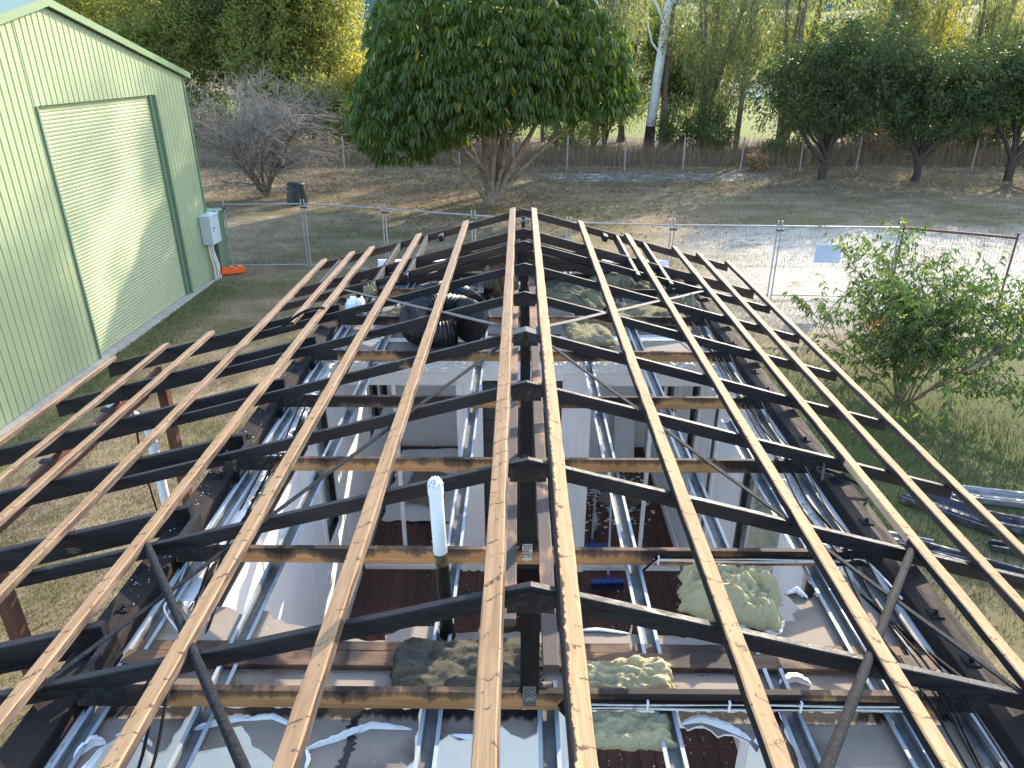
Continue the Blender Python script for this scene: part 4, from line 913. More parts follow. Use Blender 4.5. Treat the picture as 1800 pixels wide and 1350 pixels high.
m = MB(); m.lathe([(.39, .84), (.40, .88), (.36, .93), (.1, .96), (.0, .96)], 24); m.obj('lid', M['bin'], cb)
# metal lengths stripped off the house, on the grass at the right
def gutter(label, a, b, w, h, mat, name='roof_gutter', n_lines=3):
    a, b = Vector((*a, 0)), Vector((*b, 0)); L = (b - a).length
    o0 = thing(name, label, 'metal length', a, 'metal strips dumped beside the house', math.atan2(b.y - a.y, b.x - a.x)); m = MB(); vs = []
    pr = [(-w/2, .0), (-w/2, h), (-w/2 + .02, h), (-w/2 + .03, h * .3), (-w * .15, h * .3), (-w * .12, h * .5), (w * .05, h * .5), (w * .08, h * .3), (w * .3, h * .3), (w/2 - .03, h), (w/2, h), (w/2, 0)]
    for x in (0, L * .33, L * .66, L): vs += [(x, y, z + .01) for y, z in pr]
    k = len(pr); m.add(vs, [(i * k + j, i * k + j + 1, (i + 1) * k + j + 1, (i + 1) * k + j) for i in range(3) for j in range(k - 1)]); m.add([(0, y, z + .01) for y, z in pr], [tuple(range(k))]); m.obj('strip', mat, o0)
gutter('pale grey ribbed metal length lying furthest from the house wall', (6.45, 9.25), (8.6, 8.75), .34, .09, M['debris_grey'])
gutter('dark blue metal length poking out under the rafters', (5.75, 9.2), (6.75, 8.30), .46, .10, M['debris_metal'])
gutter('black gutter length beside the dark blue one', (6.5, 8.55), (8.8, 7.6), .30, .12, M['debris_metal'])
gutter('thin black metal strip at the right edge of the pile', (6.3, 7.95), (8.5, 7.25), .16, .08, M['debris_metal'])
gutter('long dark gutter angled towards the house corner', (5.1, 8.0), (7.6, 6.55), .22, .10, M['debris_metal'])
gutter('short grey offcut at the head of the dark gutter', (5.0, 8.15), (5.55, 7.95), .18, .06, M['debris_grey'])
gutter('pale metal strip below the eave battens', (5.45, 7.75), (7.6, 6.9), .14, .05, M['debris_grey'])
cs = thing('corrugated_sheet', 'dark corrugated sheet leaning along the ground beside the right wall', 'roof sheet', (3.55, 3.2, .05), rz=.02); m = MB(); vs = []
for i in range(49):
    x = -.42 + i * .0175; z = .018 * math.sin(i * math.pi / 2.2)
    vs += [(x, -1.2, z + .25 + x * .5), (x, 1.45, z + .25 + x * .5)]
m.add(vs, [(2 * i, 2 * i + 2, 2 * i + 3, 2 * i + 1) for i in range(48)]); m.obj('sheet', M['corr'], cs)
m = MB(); m.bar((.50, -1.2, .42), (.50, 1.5, .42), .10, .3); m.obj('edge_board', M['rustwood'], cs)
# ------------------------------------------------------------------ ground
def ground_colour(t, p):
    X, Y, Z = t.sep(p)
    big = t.noise(t.vmul(p, (.22, .5, 1)), 1.0, 5, .6); mid = t.noise(p, 1.3, 6, .65); fine = t.noise(t.vmul(p, (22, 40, 22)), 1.0, 5, .7)
    c = t.mix(t.ramp(mid, .32, .68), (.165, .130, .076), (.285, .218, .138))
    c = t.mix(t.ramp(big, .45, .62), c, (.145, .126, .06))
    wob = t.math('MULTIPLY', t.math('SUBTRACT', t.noise(t.vmul(p, (.35, .35, 1)), 1.0, 5, .65), .5), 7.0)
    xw = t.math('ADD', X, wob); yw = t.math('ADD', Y, t.math('MULTIPLY', wob, .8))
    # gravel yard at the right
    g = t.math('MULTIPLY', t.ramp(xw, 3.5, 9.0), t.math('MULTIPLY', t.ramp(yw, 15.0, 18.0), t.ramp(yw, 27.2, 29.0, 1, 0)))
    gc = t.mix(t.ramp(t.noise(p, 9, 6, .7), .3, .7), (.37, .34, .285), (.48, .445, .375))
    g = t.math('MULTIPLY', g, t.ramp(t.noise(t.vmul(p, (.8, 1.4, 1)), 1.2, 6, .7), .30, .48))
    c = t.mix(g, c, gc)
    # leaf litter under the trees, gravel strip along the back fence
    lit = t.math('MULTIPLY', t.ramp(yw, 33, 38), t.ramp(t.noise(p, .5, 4), .3, .6))
    c = t.mix(t.math('MULTIPLY', lit, .75), c, (.10, .078, .058))
    tr = t.math('MULTIPLY', t.ramp(Y, 39.3, 40.2), t.math('MULTIPLY', t.ramp(Y, 42.2, 43.0, 1, 0), t.math('MULTIPLY', t.ramp(X, 1, 3), t.ramp(X, 12, 15, 1, 0))))
    c = t.mix(tr, c, (.15, .135, .12)); c = t.mix(t.math('MULTIPLY', tr, t.ramp(t.noise(t.vmul(p, (.6, 1.6, 1)), 1.4, 4), .55, .62)), c, (.45, .445, .43))
    # greener turf beside the right wall and along the shed slab; green paddock far beyond
    gr = t.math('MULTIPLY', t.math('MULTIPLY', t.ramp(xw, 1.5, 5.0), t.ramp(xw, 11, 15, 1, 0)), t.math('MULTIPLY', t.ramp(yw, 6.0, 9.5), t.ramp(yw, 13.0, 16.5, 1, 0)))
    c = t.mix(t.math('MULTIPLY', gr, .8), c, (.06, .088, .022))
    sh = t.math('MULTIPLY', t.ramp(X, -8.8, -7.6, 1, 0), t.math('MULTIPLY', t.ramp(Y, 20, 22, 1, 0), t.ramp(mid, .35, .55)))
    c = t.mix(t.math('MULTIPLY', sh, .8), c, (.075, .105, .03))
    pad = t.math('MULTIPLY', t.ramp(Y, 60, 66), t.ramp(Y, 128, 140, 1, 0)); c = t.mix(pad, c, (.125, .15, .035))
    c = t.mix(t.math('MULTIPLY', t.ramp(fine, .50, .75), .5), c, (.035, .032, .018)); c = t.mix(t.math('MULTIPLY', t.ramp(fine, .48, .28), .35), c, (.30, .25, .16))
    return c, fine
t = NT('dry_lawn_ground'); c, fine = ground_colour(t, t.pos()); t.bump(t.math('ADD', fine, t.noise(t.pos(), 9, 5)), .6, .03); M['ground'] = t.fin(c, .95, .1)
m = MB(); nx, ny = 80, 90; vs = []
xs = [-1500, -500, -150] + [(-60 + 120 * i / (nx - 7)) for i in range(nx - 6)] + [150, 500, 1500]; ysg = [-60, -25] + [(-12 + 84 * j / (ny - 7)) for j in range(ny - 6)] + [110, 180, 400, 3000]
for y in ysg:
    for x in xs:
        hh = .05 * fbm(x, y, .15, 3) if -50 < x < 50 and 12 < y < 60 else 0
        vs.append((x, y, hh - .012))
k = len(xs); m.add(vs, [(j * k + i, j * k + i + 1, (j + 1) * k + i + 1, (j + 1) * k + i) for j in range(len(ysg) - 1) for i in range(k - 1)], 0, True)
tag(m.obj('ground', M['ground']), kind='structure')
# hills behind, in two ridges
t = NT('forested_hill'); p = t.pos(); n1 = t.noise(t.vmul(p, (.02, .02, .03)), 1.0, 6, .7); M['hill'] = t.fin(t.mix(t.ramp(n1, .35, .65), (.045, .07, .05), (.13, .16, .10)), .95, .05)
t = NT('hazed_mountain_forest'); p = t.pos(); n1 = t.noise(t.vmul(p, (.004, .004, .01)), 1.0, 5, .6); M['mount'] = t.fin(t.mix(t.ramp(n1, .35, .65), (.05, .085, .085), (.075, .12, .11)), .95, .05)  # blue of the distant haze is mixed into this forest colour
def ridge(name, Y0, depth, prof, mat, x0, x1, n=90, rough=6, rs=.01):
    m = MB(); vs = []
    for j in range(9):
        v = j / 8
        for i in range(n):
            x = x0 + (x1 - x0) * i / (n - 1); h = prof(x) * (1 - (1 - v) ** 2) + rough * fbm(x, v * depth, rs, 7) * v
            vs.append((x, Y0 + v * depth, h - 1.0 * (j == 0)))
    m.add(vs, [(j * n + i, j * n + i + 1, (j + 1) * n + i + 1, (j + 1) * n + i) for j in range(8) for i in range(n - 1)], 0, True)
    return tag(m.obj(name, mat), kind='structure')
ridge('mountain', 2000, 1200, lambda x: 520 + 110 * math.sin(x / 500 + 1), M['mount'], -3200, 3200, rough=60, rs=.002)
ridge('hill', 420, 300, lambda x: 20 + 26 / (1 + math.exp(-(x - 60) / 40)) + 5 * math.sin(x / 60), M['hill'], -700, 800, rough=7, rs=.02)

# ------------------------------------------------------------------ lawn blades, litter, tall dry grass
def hide(x, y): return ((np.abs(x) < 1.9) & (y < 9.2)) | ((x < -9.1) & (y > 9.7) & (y < 21.1))
def blades(name, n, xr, yr, h0, h1, w, mat, label, dens=None, lean=.6):
    x = RNG.uniform(*xr, n); y = RNG.uniform(*yr, n); ok = ~hide(x, y)
    if dens is not None: ok &= RNG.random(n) < dens(x, y)
    x, y = x[ok], y[ok]; k = len(x); h = RNG.uniform(h0, h1, k); a = RNG.uniform(0, 6.283, k); b = RNG.uniform(0, 6.283, k); l = h * RNG.uniform(0, lean, k)
    dx, dy = np.cos(a) * w / 2, np.sin(a) * w / 2; z = np.full(k, -.02)
    V = np.stack([np.stack([x - dx, y - dy, z], 1), np.stack([x + dx, y + dy, z], 1), np.stack([x + np.cos(b) * l, y + np.sin(b) * l, h], 1)], 1).reshape(-1, 3)
    return tag(npmesh(name, V, np.arange(3 * k).reshape(-1, 3), mat), label=label, cat='grass', kind='stuff')
t = NT('lawn_blade'); g = t.n('NewGeometry').outputs['Random Per Island']; c, fine = ground_colour(t, t.pos()); c = t.mix(t.ramp(g, 0, 1), t.mix(.35, c, (.08, .07, .032)), t.mix(.45, c, (.33, .27, .17))); M['blade'] = t.fin(c, .8, .15)
patch = lambda x, y: .35 + .65 * (np.sin(x * 1.7 + np.sin(y * .9) * 2) * np.sin(y * 1.3 + x * .4) * .5 + .5)
blades('lawn_grass', 150000, (-9.0, -1.8), (1.5, 24), .012, .05, .009, M['blade'], 'short dry lawn grass', patch, 1.0)
blades('lawn_grass', 70000, (-7.5, -1.9), (2, 12), .02, .065, .010, M['blade'], 'short grass beside the verandah', patch, 1.0)
blades('lawn_grass', 130000, (1.9, 13), (2, 19), .012, .055, .009, M['blade'], 'short green and dry grass right of the house', patch, 1.0)
blades('lawn_grass', 70000, (10, 34), (20, 44), .02, .09, .024, M['blade'], 'dry lawn grass in front of the mango row', patch, 1.0)
blades('lawn_grass', 90000, (-16, 10), (22, 44), .02, .08, .02, M['blade'], 'dry lawn grass around the trees', patch, 1.0)
t = NT('green_turf_blade'); g = t.n('NewGeometry').outputs['Random Per Island']; M['green_blade'] = t.fin(t.mix(g, (.04, .07, .015), (.095, .13, .036)), .7, .2)
blades('green_turf', 34000, (2.2, 12.5), (6.0, 15.5), .03, .13, .012, M['green_blade'], 'longer green turf under the flowering shrub', lambda x, y: np.clip(1.25 - ((x - 6.4) / 3.6) ** 2 - ((y - 10.4) / 4.2) ** 2, 0, 1), .8)
blades('green_turf', 9000, (-9.05, -7.7), (8, 20.5), .02, .07, .011, M['green_blade'], 'green turf along the shed slab', lambda x, y: np.clip((-7.6 - x) / 1.4, 0, 1), .8)
t = NT('tall_dry_grass_blade'); g = t.n('NewGeometry').outputs['Random Per Island']; M['dry_blade'] = t.fin(t.mix(g, (.16, .11, .07), (.32, .235, .145)), .8, .15)
blades('tall_dry_grass', 30000, (-22, 40), (45.5, 52), .4, 1.5, .035, M['dry_blade'], 'tall dry grass along the back fence', lambda x, y: .35 + .65 * (np.sin(x * .9) * np.sin(x * .37 + y) * .5 + .5), .5)
# fallen leaves
def litter(n, xr, yr, s, mat, label, dens=None):
    x = RNG.uniform(*xr, n); y = RNG.uniform(*yr, n); ok = ~hide(x, y)
    if dens is not None: ok &= RNG.random(n) < dens(x, y)
    x, y = x[ok], y[ok]; k = len(x); P = np.stack([x, y, RNG.uniform(.0, .05, k)], 1); D = np.stack([RNG.normal(size=k), RNG.normal(size=k), RNG.normal(size=k) * .25], 1)
    o = leafmesh('leaf_litter', P, D, RNG.uniform(s * .6, s * 1.3, k), RNG.uniform(s * .3, s * .6, k), mat); return tag(o, label=label, cat='fallen leaves', kind='stuff')
M['dead_leaf'] = leafmat('dead_leaf', (.15, .095, .05), (.30, .22, .13), (.38, .32, .11), .1, .8, .1)
litter(9000, (-9, 9), (25, 36), .15, M['dead_leaf'], 'fallen leaves under the umbrella tree', lambda x, y: np.exp(-(((x + .3) / 5.0) ** 2 + ((y - 31.5) / 3.2) ** 2)) + .06)
litter(9000, (-18, 34), (36, 48), .16, M['dead_leaf'], 'fallen leaves beneath the back row of trees')
litter(2200, (-9, 14), (3, 25), .06, M['dead_leaf'], 'scattered leaves on the lawn')

# ------------------------------------------------------------------ trees
LM = dict(
    umb=leafmat('umbrella_tree_leaf', (.042, .080, .014), (.085, .130, .026), (.14, .175, .04), .42, .42, .35, (.30, .22, .03)),
    mango=leafmat('mango_leaf', (.030, .050, .018), (.058, .086, .030), (.10, .125, .035), .35, .5, .25),
    olive=leafmat('olive_leaf', (.145, .165, .045), (.23, .235, .075), (.29, .27, .09), .55, .5, .25),
    yellow=leafmat('yellow_green_leaf', (.23, .215, .05), (.34, .30, .08), (.38, .30, .08), .55, .5, .25),
    dark=leafmat('dark_green_leaf', (.060, .090, .026), (.11, .14, .042), (.15, .17, .05), .45, .45, .3),
    gum=leafmat('eucalypt_leaf', (.125, .15, .06), (.20, .215, .09), (.28, .255, .11), .52, .5, .25),
    pale=leafmat('pale_grey_leaf', (.22, .26, .21), (.34, .38, .32), None, .3, .6, .2),
    shrub=leafmat('shrub_leaf', (.040, .080, .022), (.080, .125, .034), (.20, .24, .05), .42, .42, .35),
    brown=leafmat('dry_brown_leaf', (.20, .13, .07), (.34, .24, .14), None, .3, .7, .15))
M['bark'] = plain('grey_brown_bark', (.15, .115, .085), .9, .15, 0, .35, 5, .6); M['bark_dark'] = plain('dark_mango_bark', (.055, .045, .038), .9, .15, 0, .35, 5, .6)
M['bark_umb'] = plain('tan_streaked_bark', (.24, .175, .125), .85, .2, 0, .35, 6, .6, ((.10, .07, .05), 3, .5, .65)); M['bark_white'] = plain('white_gum_bark', (.56, .53, .48), .8, .2, 0, .15, 1.5, .3, ((.28, .24, .20), 1.1, .56, .70))
M['twig'] = plain('grey_bare_twig', (.27, .235, .205), .9, .15, 0, .25, 4); M['sooty_bark'] = plain('blackened_bark_base', (.05, .042, .04), .9, .15)
def clump_points(n, center, radii, shell=.55, low=-1.0):
    """points through an ellipsoid, denser near its surface"""
    d = unit(RNG.normal(size=(n * 2, 3))); d = d[d[:, 2] > low][:n]; r = shell + (1 - shell) * RNG.random(len(d)) ** .5
    return np.asarray(center) + d * r[:, None] * np.asarray(radii), d
def limb_mesh(name, base, tips, r0, mat, parent, seed=0, n=6):
    rg = random.Random(seed); m = MB(); base = Vector(base)
    for k, tp in enumerate(tips):
        tp = Vector(tp); pts = [base.lerp(tp, i / 6) + Vector((rg.uniform(-1, 1), rg.uniform(-1, 1), 0)) * (tp - base).length * .035 * (1 if 0 < i < 6 else 0) for i in range(7)]
        for i in range(1, 7): pts[i].z += (tp - base).length * .05 * math.sin(i / 6 * 3.14)
        m.tube(pts, [r0 * (1 - i / 6 * .85) for i in range(7)], n)
    return m.obj(name, mat, parent)
def leafy_tree(label, x, y, h, rx, z0, kind, n_cl, per, L, Wd, cl_r, trunk_r=.16, ry=None, group=None, bark='bark', droop=.25, lumps=9, trunk_h=None, name='tree', low=-.9, seed=1, hang=0.0):
    rg = random.Random(seed); o = thing(name, label, 'tree', (x, y, 0), group); ry = ry or rx; cz = (h + z0) / 2; rzz = (h - z0) / 2
    cs = []
    for i in range(lumps):                     # uneven outline: several overlapping lobes
        a = rg.uniform(0, 6.28); e = rg.uniform(-.75, .85); q = math.sqrt(max(0, 1 - e * e)) * rg.uniform(.35, .72)
        s = rg.uniform(.34, .58); cs.append((np.array([math.cos(a) * q * rx, math.sin(a) * q * ry, cz + e * rzz * .72]), np.array([rx * s, ry * s, rzz * s * .9])))
    pts = []; outs = []
    for c, r in cs:
        p, d = clump_points(max(4, n_cl // lumps), c, r, .5, low); pts.append(p); outs.append(d)
    pc = np.concatenate(pts); od = np.concatenate(outs)
    ok = pc[:, 2] > z0 * .8; pc, od = pc[ok], od[ok]
    P = np.repeat(pc, per, 0) + RNG.normal(size=(len(pc) * per, 3)) * cl_r * np.array([.5, .5, .42 + hang]); D = np.repeat(od, per, 0) * .5 + RNG.normal(size=P.shape) * .75; D[:, 2] -= droop * 1.6
    leafmesh('crown', P, D, RNG.uniform(L * .7, L * 1.3, len(P)), RNG.uniform(Wd * .7, Wd * 1.3, len(P)), LM[kind], o)
    th = trunk_h or z0 + rzz * .5
    m = MB(); m.tube([(0, 0, -.05), (rg.uniform(-.1, .1), 0, th * .35), (rg.uniform(-.2, .2), rg.uniform(-.2, .2), th)], [trunk_r * 1.25, trunk_r, trunk_r * .7], 8); 
    m.obj('trunk', M[bark], o)
    limb_mesh('limb', (0, 0, min(th, z0 + .2)), [tuple(c) for c, r in cs[:7]], trunk_r * .55, M[bark], o, seed)
    return o

# the umbrella tree on the lawn
ut = thing('umbrella_tree', 'big umbrella tree with drooping leaf clusters and fanning stems on the lawn behind the roof', 'tree', (-1.22, 33.2, 0))
stems = [((-.1, 0, 0), (-.25, .2, 3.2), (-.9, .5, 6.2), .26), ((.15, -.05, 0), (.55, -.2, 1.4), (2.0, -.5, 3.6), .19), ((.2, .1, 0), (.9, .2, 1.8), (2.6, .3, 4.6), .17), ((-.2, -.1, 0), (-1.05, -.3, 1.25), (-2.3, -.6, 2.6), .12), ((0, .2, 0), (.2, .6, 2.4), (1.2, 1.0, 5.6), .18),
         ((.1, .1, 0), (.5, .1, 2.2), (1.6, .0, 5.0), .15), ((-.1, .15, 0), (-.7, .4, 2.0), (-2.2, .8, 4.4), .15), ((.22, -.1, 0), (1.2, -.3, 2.0), (4.2, -.6, 3.9), .12), ((-.05, -.1, 0), (-.05, -.3, 2.3), (.3, -1.4, 4.8), .14), ((.05, -.15, 0), (.3, -.35, 1.9), (1.4, -1.6, 4.2), .11), ((-.15, 0, 1.2), (-1.6, .2, 2.9), (-4.2, 0, 3.2), .11)]
m = MB()
for a, b, c_, r in stems:
    A, B, D_ = Vector(a), Vector(b), Vector(c_); pts = [A.lerp(B, u).lerp(B.lerp(D_, u), u) for u in [i / 8 for i in range(9)]]; m.tube(pts, [r * (1.12 - .75 * i / 8) for i in range(9)], 9)
m.lathe([(.62, -.05), (.48, .08), (.36, .30), (.30, .6)], 12); m.obj('trunk', M['bark_umb'], ut)
cl = []
lob = [((-.3, 0, 6.6), (5.0, 4.6, 3.4), 1900), ((-3.6, -.3, 3.9), (2.6, 3.2, 2.5), 760), ((3.2, 0, 5.6), (2.7, 3.2, 2.9), 760), ((-.6, -1.8, 5.2), (4.0, 2.6, 2.8), 1100), ((-4.0, -.6, 2.7), (1.5, 2.0, 1.2), 230), ((4.6, -.3, 4.6), (1.6, 2.0, 1.3), 260), ((1.6, -1.5, 4.3), (2.2, 1.8, 1.2), 280), ((-1.8, -1.8, 3.9), (2.0, 1.6, 1.1), 250)]
for c_, r_, n_ in lob:
    p, d = clump_points(n_, c_, r_, .72, -.55); cl.append((p, d))
pc = np.concatenate([a for a, b in cl]); od = np.concatenate([b for a, b in cl]); nC = len(pc); per = 11
ang = np.tile(np.arange(per) * 2 * np.pi / per, nC) + np.repeat(RNG.uniform(0, 6, nC), per); sc = np.repeat(RNG.uniform(.75, 1.15, nC), per)
tl = np.repeat(unit(od * np.array([1, 1, .3]) * .55 + np.array([0, 0, 1.0])), per, 0)             # cluster axis leans outwards
hx = np.stack([np.cos(ang), np.sin(ang), np.zeros_like(ang)], 1); hx = unit(hx - tl * np.sum(hx * tl, 1, keepdims=True))
P = np.repeat(pc, per, 0) + hx * .07 * sc[:, None]; D = hx * .80 - tl * .10 + RNG.normal(size=P.shape) * .08
leafmesh('crown', P, D, .22 * sc, .088 * sc, LM['umb'], ut, droop=1.15, four=True, fold=.10)
limb_mesh('limb', (-.2, .3, 3.4), [tuple(c_) for c_, r_, n_ in lob], .10, M['bark_umb'], ut, 5)
# hanging sprig under the right side
# three mango trees in the shade
for i, (x, y, h, rx, z0, lab) in enumerate(((16.4, 40.3, 8.7, 4.0, 1.2, 'dark round mango tree, left one of the shaded row, with two low trunks'), (21.3, 40.0, 7.4, 3.3, 1.5, 'dark mango tree in the middle of the shaded row'), (26.4, 40.2, 7.6, 3.6, 1.5, 'dark mango tree at the right edge of the shaded row'), (32.5, 40.5, 7.6, 3.7, 1.8, 'mango tree right of the shaded row, outside the picture'))):
    o = leafy_tree(lab, x, y, h, rx, z0, 'mango', 1250, 14, .27, .07, .34, .20, 3.4, 'mango trees along the back of the yard', 'bark_dark', .45, 20, 1.2, 'mango_tree', -.6, 21 + i)
    m = MB(); bx = -.7 if i else .2
    m.tube([(0, 0, 0), (.05, 0, .8), (.75 if i else -.9, 0, 1.7), (1.9 if i else -1.8, 0, 2.9)], [.2, .16, .12, .08], 8); m.tube([(0, 0, 0), (.06, 0, .9), (bx, -.1, 1.9), (bx * 2.2, -.2, 3.0)], [.2, .17, .12, .08], 8); m.obj('trunk', M['bark_dark'], o)
# white gum and companions
gum = thing('gum_tree', 'tall white-barked gum tree with a straight pale trunk and blackened foot', 'tree', (9.3, 53.5, 0))
m = MB(); m.tube([(-.15, 0, 1.6), (0, 0, 4), (.25, 0, 7), (.55, 0, 11), (.7, 0, 17)], [.34, .32, .29, .25, .14], 14); m.tube([(.35, 0, 8), (-.3, .2, 9.2), (-1.5, .3, 11)], [.12, .09, .05], 7); m.tube([(.5, 0, 9), (1.6, .2, 11), (2.4, .1, 14)], [.12, .09, .05], 7); m.tube([(.2, 0, 6.2), (-.5, 0, 7.0), (-1.1, 0, 8.8)], [.08, .06, .04], 7); m.obj('trunk', M['bark_white'], gum)
m = MB(); m.tube([(-.2, 0, -.05), (-.18, 0, .6), (-.15, 0, 1.7)], [.45, .38, .345], 14); m.obj('trunk_foot', M['sooty_bark'], gum)
def hanging(o, cs, n, per, L, Wd, kind, drop=1.6):
    """pendulous eucalypt foliage: leaves strung down hanging sprays"""
    P = []; D = []
    for c_, r_ in cs:
        p, d = clump_points(n, c_, r_, .35); 
        for q in range(per):
            u = RNG.random((len(p), 1)); P.append(p + RNG.normal(size=p.shape) * .13 - np.array([0, 0, 1]) * u * drop); D.append(RNG.normal(size=p.shape) * .4 - np.array([0, 0, 1.0]))
    P = np.concatenate(P); D = np.concatenate(D); return leafmesh('crown', P, D, RNG.uniform(L * .7, L * 1.3, len(P)), RNG.uniform(Wd * .7, Wd * 1.3, len(P)), LM[kind], o)
hanging(gum, [((-2.0, 0, 10), (1.3, 1.3, 2.2)), ((2.6, 0, 12), (2, 2, 2.5)), ((.5, 0, 16), (3, 3, 3)), ((1.9, 1.5, 7.2), (1.0, 1.0, 2.0)), ((-2.6, 1, 7.5), (1.0, 1.0, 2.4))], 130, 9, .26, .075, 'gum')
GUMS = [(12.4, 52.2, 15, 'slender leaning gum with several brown stems right of the white gum', 'gum', 3), (13.6, 57, 16, 'drooping gum tree at the left edge of the green paddock', 'gum', 2), (5.6, 57, 17, 'drooping gum tree behind the umbrella tree crown', 'gum', 2), (19.5, 57, 19, 'tall gum rising behind the left mango tree', 'gum', 2), (24.5, 54, 19, 'tall twisted white-limbed gum behind the mango row', 'gum', 3), (29.5, 56, 13, 'yellowish gum at the upper right behind the mango row', 'yellow', 2), (35, 58, 12.5, 'yellow-green gum at the far right corner', 'yellow', 2), (27.5, 57, 13.5, 'straight tall gum between the two mango tops', 'gum', 3), (32.5, 55, 12.5, 'tall gum over the right mango tree', 'gum', 3), (22, 62, 20, 'broad gum further back between the mango tops', 'olive', 2), (8.0, 60, 16, 'bushy gum behind the white trunk', 'dark', 2)]
for i, (x, y, h, lab, kd, ns) in enumerate(GUMS):
    rg = random.Random(50 + i); o = thing('gum_tree', lab, 'tree', (x, y, 0), 'gum trees beyond the back fence'); m = MB(); cs = []
    for s in range(ns + 1):
        lx, ly = rg.uniform(-2.4, 2.4), rg.uniform(-1.5, 1.5); hh = h * rg.uniform(.75, 1)
        m.tube([(rg.uniform(-.25, .25), rg.uniform(-.2, .2), -.05), (lx * .15, ly * .15, hh * .2), (lx * .45 + rg.uniform(-.3, .3), ly * .5, hh * .5), (lx, ly, hh * .9)], [.20, .16, .12, .05], 8)
        for q in range(6): cs.append(((lx * (.4 + .13 * q) + rg.uniform(-1.5, 1.5), ly + rg.uniform(-1, 1), hh * (.28 + .13 * q)), (rg.uniform(.9, 1.9), rg.uniform(.8, 1.6), rg.uniform(1.0, 2.0))))
        if h > 20.5:
            for q in range(5): cs.append(((lx + rg.uniform(-2.6, 2.6), ly + rg.uniform(-1.5, 1.5), h * rg.uniform(.66, .95)), (rg.uniform(1.2, 2.4), rg.uniform(1, 2), rg.uniform(1.0, 2.0))))
    m.obj('trunk', M['bark'], o); hanging(o, cs, 46, 10, .27, .085, kd, 1.8)
# high crowns of the gums, above the frame: they dapple the shed and the lawn
SHADE = [(10.0, 53.8, 17, 25, 3.2, 'tall gum whose crown spreads above the picture beside the white trunk'), (15.2, 53.2, 17, 26, 3.0, 'tall slim gum between the white gum and the paddock, crown above the picture'), (6.2, 55.5, 16, 23, 2.8, 'tall slim gum left of the white gum, crown above the picture'), (19.0, 54.5, 18, 27, 3.0, 'tall slim gum at the right of the paddock gap, crown above the picture'), (2.6, 56.0, 15, 21, 2.4, 'tall slim gum behind the umbrella tree, crown above the picture')]
for i, (x, y, z0, z1, r, lab) in enumerate(SHADE):
    rg = random.Random(70 + i); o = thing('gum_tree', lab, 'tree', (x, y, 0), 'gum trees beyond the back fence'); m = MB(); cs = []
    for q in range(9): a = rg.uniform(0, 6.28); cs.append(((math.cos(a) * r * rg.uniform(.2, .8), math.sin(a) * r * rg.uniform(.2, .8), rg.uniform(z0, z1)), (rg.uniform(.6, 1.2), rg.uniform(.6, 1.2), rg.uniform(.6, 1.3))))
    m.tube([(0, 0, -.05), (.1, .1, z1 * .5), (.2, 0, z1 * .9)], [.2, .15, .07], 8)
    for c_, r_ in cs: m.tube([(.1, .05, c_[2] * .75), tuple(Vector(c_) * .6 + Vector((0, 0, c_[2] * .36))), c_], [.09, .06, .03], 5)
    m.obj('trunk', M['bark'], o); hanging(o, cs, 52, 8, .27, .085, 'gum', 1.5)
